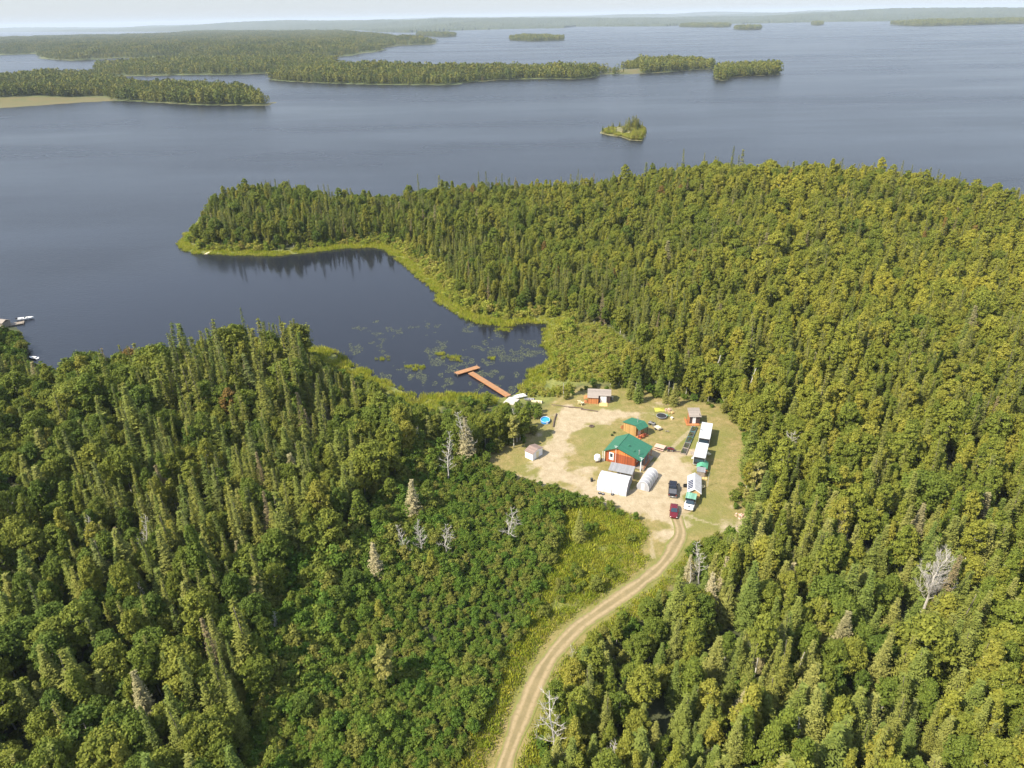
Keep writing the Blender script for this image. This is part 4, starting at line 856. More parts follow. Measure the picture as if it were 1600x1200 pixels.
trailer('travel_trailer', 'shorter white travel trailer, the upper of the two in the row', atz(1100.5,684.5,2.8), atz(1105.5,660.5,2.8), 2.7, 2.8, [(-.95,-.3,.35,.12,True),(.3,1.4,.22,.22,False),(.2,-2.2,.3,.3,False)])
trailer('travel_trailer', 'longer white travel trailer, the lower of the two, ending at the green tarp', atz(1093,714,2.9), atz(1098.6,691.8,2.9), 2.75, 2.9, [(-1.15,2.9,.12,.1,True),(.3,.8,.25,.25,False),(0,-1.8,.35,.4,False)])
# clutter along the row
q = at(1089, 716); t = thing('small_boat', 'small blue and white boat on the ground at the lower end of the long trailer', 'boat', q, 1.9)
def hull(mb, L_, W_, h_, n=8):
    """open hull: keel line, chine and gunwale, bow at +y"""
    vs_ = []
    for i in range(n+1):
        u_ = i/n; w_2 = W_/2*(1-max(0,(u_-.45)/.55)**2.2); y_2 = -L_/2+L_*u_; rise = .25*h_*max(0,(u_-.5)*2)**2
        vs_ += [(-w_2,y_2,h_+rise*.6),(-w_2*.7,y_2,.12+rise),(0,y_2,0+rise*1.2),(w_2*.7,y_2,.12+rise),(w_2,y_2,h_+rise*.6),(w_2*.88,y_2,h_+rise*.6),(w_2*.6,y_2,.2+rise),(-w_2*.6,y_2,.2+rise),(-w_2*.88,y_2,h_+rise*.6)]
    fs = [(i*9+k, i*9+(k+1)%9, (i+1)*9+(k+1)%9, (i+1)*9+k) for i in range(n) for k in range(9)]; fs.append(tuple(range(8,-1,-1))); return mb.add(vs_, fs)
mb = MB(); hull(mb, 3.2, 1.3, .5); mb.build('hull', M['white'], t)
for yy in (-.9, .3): mb = MB(); mb.box(-.5,.5,yy,yy+.25,.38,.44); mb.build('seat', M['blue'], t)
q = at(1097, 732); t = thing('tarp_shelter', 'green tarp shelter between the long trailer and the wooden hut', 'tarp', q, -.35)
mb = MB(); vv = []; rs_ = random.Random(5)
for j in range(7):
    for i in range(7): u_, v_ = i/6-.5, j/6-.5; vv.append((u_*2.6, v_*3.2, 1.75-1.3*abs(u_)**1.4*1.4-.15*abs(v_)+rs_.uniform(-.07,.07)))
mb.add(vv, [(j*7+i, j*7+i+1, (j+1)*7+i+1, (j+1)*7+i) for j in range(6) for i in range(6)]); mb.build('tarp', M['green_tarp'], t, smooth=True)
for sx in (-1.1, 1.1):
    for sy in (-1.4, 1.4): mb = MB(); mb.tube((sx,sy,0),(sx,sy,1.2),.05); mb.build('pole', M['steel'], t)
q = at(1094.5, 743); t = thing('metal_box', 'low grey metal roofed box joined to the top of the wooden hut', 'storage box', q, -.3)
mb = MB(); mb.box(-.9,.9,-.8,.9,0,1.6); mb.build('wall', M['grey_wood'], t); mb = MB(); mb.slab([(-1,-.9,1.62),(1,-.9,1.62),(1,1,1.8),(-1,1,1.8)],.06); mb.build('roof', M['grey_metal'], t)
# wooden hut with solar panels
a = at(1074.5, 778); b = at(1091, 781); y_ = yaw_of(a, b)-.02; W = 2.6; D = 6.3; y_ = -.24
t = thing('wooden_hut', 'narrow wooden hut with pale gable roof, solar panels and orange plywood end wall', 'hut', a, y_)
mb = MB(); mb.add([(0,0,0),(W,0,0),(W,0,1.9),(W/2,0,2.75),(0,0,1.9),(0,.1,0),(W,.1,0),(W,.1,1.9),(W/2,.1,2.75),(0,.1,1.9)], [(0,1,2,3,4),(9,8,7,6,5),(0,5,6,1)]); mb.build('end_wall', M['plywood'], t)
mb = MB(); mb.box(0,.1,.11,D,0,1.88); mb.box(W-.1,W,.11,D,0,1.88); mb.box(.1,W-.1,D-.1,D,0,1.88); mb.build('wall', M['dark_wood'], t)
mb = MB(); mb.slab([(-.3,-.25,1.72),(W/2,-.25,2.85),(W/2,D+.1,2.85),(-.3,D+.1,1.72)],.07); mb.slab([(W/2,-.25,2.85),(W+.3,-.25,1.72),(W+.3,D+.1,1.72),(W/2,D+.1,2.85)],.07); rf = mb.build('roof', M['light_metal'], t)
def rz(x_): return 1.72+(x_+.3)*1.13/(W/2+.3)
for k in range(5): y0_ = .7+k*.68; mb = MB(); mb.slab([(-.12,y0_,rz(-.12)+.05),(.95,y0_,rz(.95)+.05),(.95,y0_+.46,rz(.95)+.05),(-.12,y0_+.46,rz(-.12)+.05)],.03); mb.build('solar_panel', M['solar'], rf)
mb = MB(); mb.slab([(-.32,-.30,1.76),(W/2,-.30,2.91),(W/2,-.18,2.91),(-.32,-.18,1.76)],.16); mb.slab([(W/2,-.30,2.91),(W+.32,-.30,1.76),(W+.32,-.18,1.76),(W/2,-.18,2.91)],.16); mb.build('fascia', M['white'], t)
for k, (px_, py_, lab) in enumerate(((1071,761,'black wheeled cart left of the wooden hut'),(1097.5,763,'white and dark cart right of the wooden hut'))):
    q = at(px_, py_); t = thing('hand_cart', lab, 'cart', q, .4*k); mb = MB(); mb.box(-.45,.45,-.35,.35,.3,.34); mb.box(-.45,.45,-.35,-.31,.34,.7); mb.box(-.45,.45,.31,.35,.34,.7); mb.box(-.45,-.41,-.31,.31,.34,.7); mb.box(.41,.45,-.31,.31,.34,.7); mb.build('tray', M['black' if k == 0 else 'cream'], t)
    wheels(t, [(-.5,0),(.5,0)], .25, .08); mb = MB(); mb.tube((0,.35,.4),(0,1.1,.75),.03); mb.build('handle', M['steel'], t)
# stored goods leaning along the right side of the hut and the left side of the trailer
for k, (px_, py_, col_, lab) in enumerate(((1101,737,'orange_wood','stack of orange boards above the hut, right side'),(1100.5,746,'plywood','stack of pale boards right of the hut roof'),(1083,710,'grey_wood','pile of grey lumber at the left side of the long trailer'),(1106,708,'cream','pile of cream boards right of the long trailer'))):
    q = at(px_, py_); mb = MB(); rq = random.Random(k)
    for i in range(7): x0_ = rq.uniform(-.6,-.3); y0_ = rq.uniform(-1.1,-.8); ww = .09*i; mb.box(x0_+.0+(i%3)*.3, x0_+.28+(i%3)*.3, y0_, y0_+rq.uniform(1.6,2.3), .08*(i//3)+.002*i, .08*(i//3)+.07+.002*i)
    o = mb.build('lumber_stack', M[col_]); o.location = q; o.rotation_euler = (0,0,.3*k-.4); tag(o, lab, 'lumber')
# row of raised beds below the small shed
p0, p1 = at(1085.5, 668), at(1067, 711); d = (p1-p0); yv = math.atan2(d.y, d.x)+math.pi/2; nb = 5
for k in range(nb):
    c0 = p0+d*((k+.5)/nb); mid_ = ['raised garden bed nearest the small shed door, bluish frame','second raised bed below the small shed','middle raised bed of the row left of the trailers','dark raised bed, fourth below the small shed','dark raised bed at the lower end of the row'][k]
    t = thing('garden_bed', mid_, 'garden bed', c0, yv, 'garden beds left of the trailers'); l = d.length/nb/2-.12
    mb = MB(); w = .72; mb.box(-w,w,-l,-l+.08,0,.4); mb.box(-w,w,l-.08,l,0,.4); mb.box(-w,-w+.08,-l+.08,l-.08,0,.4); mb.box(w-.08,w,-l+.08,l-.08,0,.4); mb.build('frame', M['teal' if k < 3 else 'grey_wood'], t)
    mb = MB(); mb.box(-w+.08,w-.08,-l+.08,l-.08,.02,.34); mb.build('soil', M['soil'], t)
    pl = MB(); rq = random.Random(k)
    pts = [(rq.uniform(-w+.2,w-.2), rq.uniform(-l+.2,l-.2), .34, rq.uniform(0,6), rq.uniform(.18,.3)) for _ in range(10 if k < 3 else 4)]
    for (x_, y_2, z_, r_2, s_2) in pts:
        for _ in range(7): a_ = rq.uniform(0,6.28); dx, dy = math.cos(a_)*s_2, math.sin(a_)*s_2; pl.add([(x_,y_2,z_),(x_+dx-dy*.3,y_2+dy+dx*.3,z_+s_2*.6),(x_+dx*1.1,y_2+dy*1.1,z_+s_2*.9),(x_+dx+dy*.3,y_2+dy-dx*.3,z_+s_2*.6)], [(0,1,2,3)])
    pl.build('plants', M['shrub_leaf'], t)
# picnic table, quad bikes, fire ring and the rest of the yard
q = at(1031, 701); t = thing('picnic_table', 'faded pinkish picnic table at the right back corner of the house', 'table', q, HY+1.57)
mb = MB(); mb.box(-.9,.9,-1.3,1.3,.70,.76); mb.build('tabletop', M['pink'], t)
for sx in (-1.35, 1.05): mb = MB(); mb.box(sx,sx+.3,-1.3,1.3,.42,.47); mb.build('bench', M['pink'], t)
for sy in (-1.0, .95): mb = MB(); mb.box(-1.2,1.2,sy,sy+.07,.36,.42); mb.box(-.6,-.5,sy,sy+.07,0,.70); mb.box(.5,.6,sy,sy+.07,0,.70); mb.build('leg', M['grey_wood'], t)
def quad(label, q, yaw, mat, group=None):
    t = thing('quad_bike', label, 'quad bike', q, yaw, group)
    mb = MB(); loft(mb, [(-.9,.42,.36,.55,.80),(-.2,.24,.20,.5,.86),(.2,.26,.2,.5,.92),(.85,.42,.30,.5,.80)]); mb.build('body', M[mat], t)
    mb = MB(); mb.box(-.16,.16,-.55,.15,.86,.98); mb.build('seat', M['black'], t); mb = MB(); mb.tube((-.38,.35,1.12),(.38,.35,1.12),.03); mb.tube((0,.35,.9),(0,.35,1.12),.03); mb.build('handlebar', M['steel'], t)
    mb = MB(); [mb.tube((-.4,yy,.88),(.4,yy,.88),.02) for yy in (-.9,-.75,-.6,.55,.7,.85)]; mb.build('rack', M['steel'], t); wheels(t, [(-.45,-.6),(.45,-.6),(-.45,.6),(.45,.6)], .3, .22)
quad('dark red quad bike between the picnic table and the garden beds', at(1047.5, 704), 1.2, 'maroon')
quad('grey quad bike in the grass below the yellow tarp', at(1018.5, 664), .9, 'grey_metal')
q = at(1055, 706.5); mb = MB(); mb.tube((-2,.0,.14),(2,.1,.14),.13,.11,8); o = mb.build('log', M['log']); o.location = q; o.rotation_euler = (0,0,-.1); tag(o, 'dark log lying between the quad bike and the garden beds', 'log')
q = at(1027, 670); t = thing('utility_trailer', 'small flat trailer with a cream load right of the pine cabin', 'trailer', q, .6)
mb = MB(); mb.box(-.75,.75,-1.2,1.0,.42,.50); mb.build('bed', M['grey_wood'], t); mb = MB(); mb.box(-.6,.6,-.9,.5,.505,.72); mb.build('load', M['cream'], t); wheels(t, [(-.82,-.1),(.82,-.1)], .3, .16); mb = MB(); mb.tube((0,1.0,.45),(0,2.0,.4),.04); mb.build('drawbar', M['steel'], t)
q = at(1033.5, 652.5); t = thing('trampoline', 'round dark trampoline in the grass behind the cabin', 'trampoline', q)
mb = MB(); n = 20; mb.disc((0,0,.62), 1.25, n); mb.build('mat', M['black'], t)
mb = MB(); [mb.tube((1.4*math.cos(6.2832*i/n),1.4*math.sin(6.2832*i/n),.62),(1.4*math.cos(6.2832*(i+1)/n),1.4*math.sin(6.2832*(i+1)/n),.62),.09,n=6) for i in range(n)]; mb.build('rim', M['grey_metal'], t)
for i in range(6): an = i*math.pi/3; mb = MB(); mb.tube((1.35*math.cos(an),1.35*math.sin(an),0),(1.35*math.cos(an),1.35*math.sin(an),.55),.04); mb.build('leg', M['steel'], t)
q = at(1030.5, 640.5); mb = MB(); vv = []; rs_ = random.Random(9)
for j in range(6):
    for i in range(7): vv.append(((i/6-.5)*2.8,(j/5-.5)*2.2,.5*math.exp(-((i-3)/2.2)**2-((j-2.5)/1.9)**2)+rs_.uniform(.02,.09)))
mb.add(vv, [(j*7+i, j*7+i+1, (j+1)*7+i+1, (j+1)*7+i) for j in range(5) for i in range(6)]); o = mb.build('yellow_tarp', M['yellow_tarp']); o.location = q; tag(o, 'bright yellow tarp spread over a heap at the back of the yard', 'tarp')
for (px_, py_, mt, sx_, lab) in ((1045,641,'pink',1.0,'heap of pale rocks and scrap right of the yellow tarp'),(1050,646,'plywood',.8,'heap of tan scrap wood behind the trampoline'),(1041,650,'green_tarp',.7,'flat heap under a green cover right of the trampoline'),
                             (1158,806,'pink',1.2,'mound of rocky soil at the right edge of the yard, the upper one'),(1160,824,'grey_wood',1.0,'mound of brush and soil at the right edge of the yard, the lower one'),(1043,675,'grey_wood',.5,'low pile of sticks in the grass behind the picnic table')):
    q = at(px_, py_); mb = MB(); rq = random.Random(int(px_+py_))
    for _ in range(26):
        a_, r_2 = rq.uniform(0,6.28), rq.uniform(0,1.3)*sx_; s_2 = rq.uniform(.12,.34)*sx_; zc = max(0,.45*(1-r_2/1.4)); cx__, cy__ = math.cos(a_)*r_2, math.sin(a_)*r_2*.7
        mb.add([(cx__+s_2*rq.uniform(.6,1),cy__,zc),(cx__,cy__+s_2*rq.uniform(.6,1),zc),(cx__-s_2*rq.uniform(.6,1),cy__,zc),(cx__,cy__-s_2*rq.uniform(.6,1),zc),(cx__,cy__,zc+s_2*.8),(cx__,cy__,zc-s_2)], [(0,1,4),(1,2,4),(2,3,4),(3,0,4),(1,0,5),(2,1,5),(3,2,5),(0,3,5)])
    o = mb.build('debris_heap', M[mt]); o.location = q; tag(o, lab, 'heap')
for (px_, py_, r_2, lab) in ((924.5,666.5,.5,'dark fire ring in the grass left of the pine cabin'),):
    q = at(px_, py_); t = thing('fire_ring', lab, 'fire pit', q); mb = MB()
    for i in range(10): an = i*.628; mb.box(r_2*math.cos(an)-.16,r_2*math.cos(an)+.16,r_2*math.sin(an)-.13,r_2*math.sin(an)+.13,0,.28+.003*i)
    mb.build('stones', M['log'], t); mb = MB(); mb.disc((0,0,.06), .42, 10); mb.build('ash', M['black'], t)
for k, (px_, py_) in enumerate(((959.5,676.8),(956,680.6))):
    q = at(px_, py_); t = thing('planter', ['dark planter tub left of the pine cabin, nearer the cabin','dark planter tub left of the pine cabin, nearer the house'][k], 'planter', q, 0, 'planters by the house')
    mb = MB(); mb.tube((0,0,0),(0,0,.4),.25,.34,10); mb.build('tub', M['black'], t); mb = MB(); mb.tube((0,0,.40),(0,0,.62),.3,.08,7); mb.build('plant', M['shrub_leaf'], t)
q = at(1049.5, 655); t = thing('bucket', 'small white bucket standing alone in the grass above the picnic table', 'bucket', q); t.scale = (1.6,1.6,1.4); mb = MB(); mb.tube((0,0,0),(0,0,.4),.18,.22,10); mb.build('pail', M['cream'], t); mb = MB(); mb.tube((0,0,.4),(0,0,.42),.23,.23,10); mb.build('lid', M['white'], t)
# logs on the gravel
for (pa, pb, r_2, lab) in (((888,636.5),(911,638.5),.16,'long thin log on the gravel, left of the garden chair'),((908,640),(934,643.5),.17,'long dark log on the gravel below the garden chair'),
                           ((862,632.5),(888,636),.10,'thin pole lying from the boats towards the logs'),((864.5,667.5),(869.5,647),.20,'thick log lying beside the blue pool')):
    a, b = at(*pa), at(*pb); mb = MB(); d = b-a; m_ = d*.5+Vector((-d.y,d.x,0)).normalized()*.15; mb.tube((0,0,r_2),(m_.x,m_.y,r_2),r_2,r_2*.9,8); mb.tube((m_.x,m_.y,r_2),(d.x,d.y,r_2),r_2*.9,r_2*.7,8)
    o = mb.build('log', M['log']); o.location = a; tag(o, lab, 'log')
# blue pool
q = at(852, 658.5); t = thing('swimming_pool', 'round blue splash pool beside the trees left of the gravel', 'pool', q); n = 24; R_ = 1.25
t.scale = (1.0,1.25,1)
mb = MB(); mb.tube((0,0,0),(0,0,.62),R_,R_*.98,n); mb.f = [f for f in mb.f if len(f) == 4]; mb.m = mb.m[:len(mb.f)]; mb.build('side', M['blue'], t)
mb = MB(); mb.disc((0,0,.40),R_*.97,n); m, nt, b_ = new_mat('pool_water'); b_.inputs['Base Color'].default_value = (.03,.30,.62,1); b_.inputs['Roughness'].default_value = .08; mb.build('water_surface', m, t)
mb = MB(); [mb.tube((R_*math.cos(6.2832*i/n),R_*math.sin(6.2832*i/n),.62),(R_*math.cos(6.2832*(i+1)/n),R_*math.sin(6.2832*(i+1)/n),.62),.07,n=6) for i in range(n)]; mb.build('rim', simple('pale_blue_rim', (.45,.60,.75), .5), t)
mb = MB(); [mb.tube((x_,-R_-.05,0),(x_,-R_-.05,1.1),.03) for x_ in (.2,.6)]; [mb.box(.2,.6,-R_-.07,-R_-.03,z_,z_+.04) for z_ in (.25,.5,.75,1.0)]; mb.build('ladder', M['white'], t)
# ------------------------------------------------------------------ dock and boats
WZ = .55
def plank_deck(mb, L_, W_, w=.28):
    nb_ = int(L_/w)
    for i in range(nb_): mb.box(i*w, i*w+w-.03, -W_/2+random.uniform(-.02,.02), W_/2+random.uniform(-.02,.02), WZ-.05, WZ)
random.seed(4)
a, b = Vector((*unp(795,618.5,WZ), 0)), Vector((*unp(735,581.5,WZ), 0)); d = b-a; L_ = d.length; y_ = math.atan2(d.y, d.x)
t = thing('dock', 'orange brown T shaped wooden dock reaching into the dark bay', 'dock', a, y_)
mb = MB(); plank_deck(mb, L_, 1.9); mb.build('walkway', M['dock'], t)
mb = MB(); mb.box(0,L_,-.95,-.88,WZ-.22,WZ-.052); mb.box(0,L_,.88,.95,WZ-.22,WZ-.052); mb.box(0,L_,-.05,.05,WZ-.22,WZ-.052); mb.build('beam', M['orange_wood'], t)
for i in range(6):
    for s__ in (-.75,.75): mb = MB(); mb.tube((1.5+i*(L_-2.5)/5,s__,-1.2),(1.5+i*(L_-2.5)/5,s__,WZ-.225),.09,n=8); mb.build('pile', M['dark_wood'], t)
ta, tb = Vector((*unp(712,583.5,WZ), 0)), Vector((*unp(748,573,WZ), 0)); dd = tb-ta
Rz = Matrix.Rotation(-y_, 3, 'Z'); la, lb = Rz@(ta-a), Rz@(tb-a); hd = (lb-la); hl = hd.length; hang = math.atan2(hd.y, hd.x)
head = MB(); plank_deck(head, hl, 2.1); ho = head.build('head', M['dock'], t); ho.location = (la.x, la.y, .056); ho.rotation_euler = (0,0,hang)
mb = MB(); mb.box(0,hl,-1.05,-.98,WZ-.22,WZ-.052); mb.box(0,hl,.98,1.05,WZ-.22,WZ-.052); bo = mb.build('beam', M['orange_wood'], t); bo.location = (la.x, la.y, .05); bo.rotation_euler = (0,0,hang)
for xx in (.1, hl-.1):
    for s__ in (-1.0, 1.0): mb = MB(); mb.tube((xx,s__,-1.2),(xx,s__,WZ+.55),.085,n=8); po = mb.build('mooring_post', M['grey_wood'], t); po.location = (la.x, la.y, 0); po.rotation_euler = (0,0,hang)
q = Vector((*unp(799,626,.7), .0)); mb = MB(); mb.box(-1.7,1.7,-1.9,1.9,.30,.72); o = mb.build('boat_ramp', M['concrete'], bevel=.05); o.location = q; o.rotation_euler = (0,0,-.5); tag(o, 'pale concrete landing at the foot of the dock', 'landing')
def boat(label, px, py, yaw, L_, W_, mat, group, z=None):
    x, y = unp(px, py, 1.2); z = max(.02, h1(x, y))+.12 if z is None else z
    t = thing('rowing_boat', label, 'boat', (x, y, z), yaw, group); mb = MB(); hull(mb, L_, W_, .6); mb.build('hull', M[mat], t)
    for yy in (-L_*.3, -L_*.02): mb = MB(); mb.box(-W_*.36,W_*.36,yy,yy+.28,.42,.48); mb.build('seat', M['grey_wood'], t)
    mb = MB(); mb.box(-.16,.16,-L_/2-.30,-L_/2-.02,.35,.85); mb.tube((0,-L_/2-.18,-.1),(0,-L_/2-.18,.35),.05); mb.build('outboard_motor', M['black'], t); return t
boat('white boat pulled up right beside the foot of the dock', 811, 617.5, 1.95, 4.6, 1.9, 'white', 'boats drawn up by the dock')
boat('small pale aluminium boat on the shore behind the white boat', 826.5, 623.5, 1.35, 3.0, 1.2, 'steel', 'boats drawn up by the dock')
boat('pale weathered boat farthest from the dock, near the tip of the gravel', 838.5, 628.5, 1.25, 3.2, 1.2, 'cream', 'boats drawn up by the dock')
# neighbours' docks
def mini_dock(label, pa, pb, W_, mat, z=.45):
    a, b = Vector((*unp(*pa, z), 0)), Vector((*unp(*pb, z), 0)); d = b-a; L_ = d.length; t = thing('small_dock', label, 'dock', a, math.atan2(d.y, d.x))
    mb = MB(); nb_ = int(L_/.3); [mb.box(i*.3,i*.3+.27,-W_/2,W_/2,z-.05,z) for i in range(nb_)]; mb.build('planks', M[mat], t)
    mb = MB(); mb.box(0,L_,-W_/2,-W_/2+.1,z-.3,z-.052); mb.box(0,L_,W_/2-.1,W_/2,z-.3,z-.052); mb.build('beam', M['grey_wood'], t)
    for xx in (.3, L_-.3):
        for s__ in (-1,1): mb = MB(); mb.tube((xx,s__*(W_/2+.1),-1),(xx,s__*(W_/2+.1),z+.6),.08); mb.build('pile', M['grey_wood'], t)
    return t, a, d
mini_dock('weathered grey dock at the left edge of the photo', (-15,512), (38,503), 2.6, 'grey_wood')
x, y = unp(40, 497.5, .4); t = thing('motor_boat', 'white motor boat moored at the end of the left edge dock', 'boat', (x, y, -.1), math.atan2(9,-53)+math.pi+1.35-1.2)
t.rotation_euler = (0,0,-1.25); mb = MB(); hull(mb, 5.6, 2.1, .8); mb.build('hull', M['white'], t); mb = MB(); mb.box(-.7,.7,-.2,.0,.8,1.3); mb.build('windscreen', M['glass'], t)
for yy in (-1.6,.2): mb = MB(); mb.box(-.7,.7,yy,yy+.45,.45,.6); mb.build('seat', M['grey_metal'], t)
mb = MB(); mb.box(-.2,.2,-3.2,-2.82,.4,1.2); mb.build('outboard_motor', M['black'], t)
x, y = unp(5, 508, .5); z = max(.1, h1(x, y)); t = thing('boathouse', 'small grey green roofed boathouse behind the left edge dock', 'boathouse', (x, y, z), -.3)
mb = MB(); mb.box(-2,2,-1.6,1.6,0,1.9); mb.build('wall', M['grey_wood'], t); mb = MB(); mb.slab([(-2.2,-1.9,1.9),(2.2,-1.9,1.9),(2.2,0,2.7),(-2.2,0,2.7)],.08); mb.slab([(-2.2,0,2.7),(2.2,0,2.7),(2.2,1.9,1.9),(-2.2,1.9,1.9)],.08); mb.build('roof', M['shingle'], t); mb = MB(); mb.box(-.5,.5,-1.65,-1.603,.05,1.7); mb.build('door', M['white'], t)
x, y = unp(52, 558.5, .4); t = thing('rowing_boat', 'small white boat at the lower left shore below the dock', 'boat', (x, y, .02), 1.2); mb = MB(); hull(mb, 3.8, 1.4, .5); mb.build('hull', M['white'], t)
for yy in (-.9,.2): mb = MB(); mb.box(-.55,.55,yy,yy+.25,.34,.40); mb.build('seat', M['grey_wood'], t)
mini_dock('small pale dock at the tip of the wooded point across the bay', (321,397), (334,389.5), 1.4, 'cream', .5)
# bare mast of standing dead trees, each where the photograph has it
DEADM = [dead_mesh('dead_tree', 300, 9, .16, 2.2, 22, M['dead_wood'], .35, 3), dead_mesh('dead_tree', 301, 8, .13, 1.5, 34, M['dead_wood'], .5, 3),
         dead_mesh('dead_tree', 302, 11, .22, 3.6, 26, M['dead_wood'], .9, 3, .25, 2), dead_mesh('dead_tree', 303, 10, .26, 3.2, 12, M['dead_wood'], .45, 3, .55),
         dead_mesh('dead_tree', 304, 9, .12, .9, 16, M['dead_wood'], .2, 1), dead_mesh('dead_tree', 305, 8, .24, 1.2, 4, M['dead_wood'], .8, 2, .6)]
DH = [9, 8, 11, 10, 9, 8]
DEAD = [  # px, py of base, py of top, shape, label
 (795,849,800,0,'bleached white dead tree leaning in the middle of the thicket, the largest there'), (697,866,824,0,'white dead tree with spreading twigs left of the leaning one in the thicket'),
 (661,870,826,1,'thin dead tree, right one of the pair in the thicket'), (637,878,838,1,'thin dead tree, left one of the pair in the thicket'), 
 (700,752,702,1,'grey white dead tree at the upper edge of the thicket'), (659,718,662,1,'dead tree with white trunk among the trees left of the yard'),
 (733,722,640,1,'tall dead topped tree with reddish twigs left of the white shed'), (708,700,655,4,'thin white dead trunk left of the reddish topped tree'), (808,690,640,1,'bare dead tree just left of the blue pool'),
 (1111,608,548,5,'bare forked white trunk behind the small shed'), (1163,632,568,5,'bare leaning white trunk at the forest edge right of the small shed'), (1157,625,588,4,'thin white trunk beside the leaning one behind the trailers'),
 (1140,618,580,4,'thin pale trunk between the two forked ones behind the yard'), (1222,734,672,3,'bare silver dead tree with spreading limbs right of the trailers'), (1434,965,862,2,'large bare white tree with many fine branches at the right'),
 (1092,912,842,1,'tall pale dead tree beside the bend of the road'), (1078,918,872,4,'thin pale dead tree left of the tall one at the road bend'), (897,1052,1024,1,'small white dead tree just right of the road'),
 (867,1196,1124,0,'bare white tree with fine twigs at the bottom edge beside the road'), (945,1212,1150,1,'pale dead tree at the bottom edge, right of the bare one'), (1246,1068,1018,5,'broken white trunk in the forest at lower right'),
 (1232,1196,1125,4,'straight thin white trunk at the bottom edge, lower right'), (1185,1100,1058,4,'thin white trunk left of the broken one at lower right'), (1306,816,778,5,'short forked white trunk in the right forest'),
 (1333,824,788,4,'leaning thin trunk in the right forest beside the forked one'), (1383,822,788,4,'straight white trunk farther right in the right forest'), (1300,870,842,5,'bare crooked branches low in the right forest'), (1340,866,838,5,'pair of crooked bare limbs right of the crooked one'),
 (237,882,830,1,'pale dead tree in the dark stand at the left'), (35,836,792,3,'grey bare branching tree at the left edge'), (148,868,826,1,'pale dead tree left of the dark stand'), (20,882,842,1,'pale dying tree close to the left edge'),
 (432,1000,972,1,'small white dead tree at the left side of the thicket'), (440,905,868,1,'pale dead tree at the upper left of the thicket'), (228,958,922,1,'yellowish dead tree in the bottom left forest'), (95,1020,985,1,'pale dead tree low in the bottom left forest'),
 (1518,400,376,1,'white dead tree high on the forest slope at the right'), (1434,398,374,4,'white broken trunk on the upper slope'), (1283,372,352,4,'pale dead trunk on the upper slope, left of the broken one'), (1211,380,362,4,'thin pale trunk at the left of the upper slope'),
 (1512,690,655,3,'bare grey crown in the dense right forest'), (1585,900,860,5,'broken trunk at the right edge'), (1105,760,735,4,'thin pale trunk at the forest edge beside the yard'), (1182,790,750,4,'white leaning trunk right of the debris mounds')]
for (px_, b0, t0, sh, lab) in DEAD:
    q = ground(px_, b0); P0, P1 = [proj(np.array([q.x, q.y, q.z+zz]))[1] for zz in (0, 1)]; h = (1.4 if px_ < 900 and b0 > 740 else .95)*(b0-t0)/max(.5, float(P0-P1)); s_ = h/DH[sh]
    t = thing('dead_tree', lab, 'dead tree', q-Vector((0,0,.15)), (px_*7 % 628)/100); t.scale = (s_, s_, s_)
    if 'lean' in lab or 'forked' in lab: t.rotation_euler = (.16, .1, 0)
    o = bpy.data.objects.new('trunk', DEADM[sh]); col.objects.link(o); o.parent = t
# notable living trees
PALE = (conifer_crown('pale_crown', 400, 9, 1.9, .6, 26, 15, M['pale_leaf'], .15, .8, .22, .3), trunk_mesh('pale_trunk', 400, 8.8, .15, M['dead_wood']), 9)
YELT = (broad_crown('yellow_crown', 410, 9, 1.7, 2.4, 20, 95, .22, M['yellow_leaf']), trunk_mesh('yellow_trunk', 410, 8, .12, M['pale_bark'], 5), 9)
SPECIAL = [(905,846,800,FIR[0],11,'fir_tree','fir tree','small grey green conifer standing alone in the meadow left of the road'), (1163,980,884,FIR[2],12,'fir_tree','fir tree','broad silvery green conifer right of the road bend'),
 (605,1075,1012,YELT,9,'yellow_tree','tree','slim yellow tree standing alone in the middle of the thicket'), (1165,790,762,YELT,9,'yellow_tree','tree','bright yellow green bushy tree at the right edge of the yard'),
 (1182,742,690,PALE,9,'pale_conifer','tree','pale yellow green open conifer right of the trailers'), (1178,780,722,YELT,9,'yellow_tree','tree','yellowing tree with bare lower trunk right of the yard'),
 (1105,960,898,PALE,9,'pale_conifer','tree','pale yellow conifer below the bend of the road'), (590,908,850,PALE,9,'pale_conifer','tree','cream tinted dying conifer in the left of the thicket'), (648,812,752,PALE,9,'pale_conifer','tree','tan dying conifer at the upper left of the thicket'),
 (408,965,905,YELT,9,'yellow_tree','tree','yellow tinted tree at the left border of the thicket'), (997,628,588,FIR[1],9.5,'fir_tree','fir tree','taller dark bluish conifer, second right of the grey roofed shed'), (985,622,584,FIR[1],9.5,'fir_tree','fir tree','bluish conifer right of the grey roofed shed'),
 (1052,634,600,FIR[3],8,'fir_tree','fir tree','dark conifer at the back of the yard above the debris heaps'), (1040,630,603,FIR[3],8,'fir_tree','fir tree','round dark conifer behind the yellow tarp'), (730,722,655,PALE,9,'pale_conifer','tree','tall pale conifer left of the white shed'),
 (1230,930,880,PALE,9,'pale_conifer','tree','pale conifer in the forest right of the road bend'), (1480,1080,990,FIR[0],11,'fir_tree','fir tree','big olive conifer leaning in the lower right forest'), (1128,925,872,PALE,9,'pale_conifer','tree','pale open conifer among the green ones just right of the road bend'), (1075,905,868,PALE,9,'pale_conifer','tree','small pale conifer nearest the road bend'), (803,700,650,YELT,9,'yellow_tree','tree','yellow green tree between the dock and the white shed')]
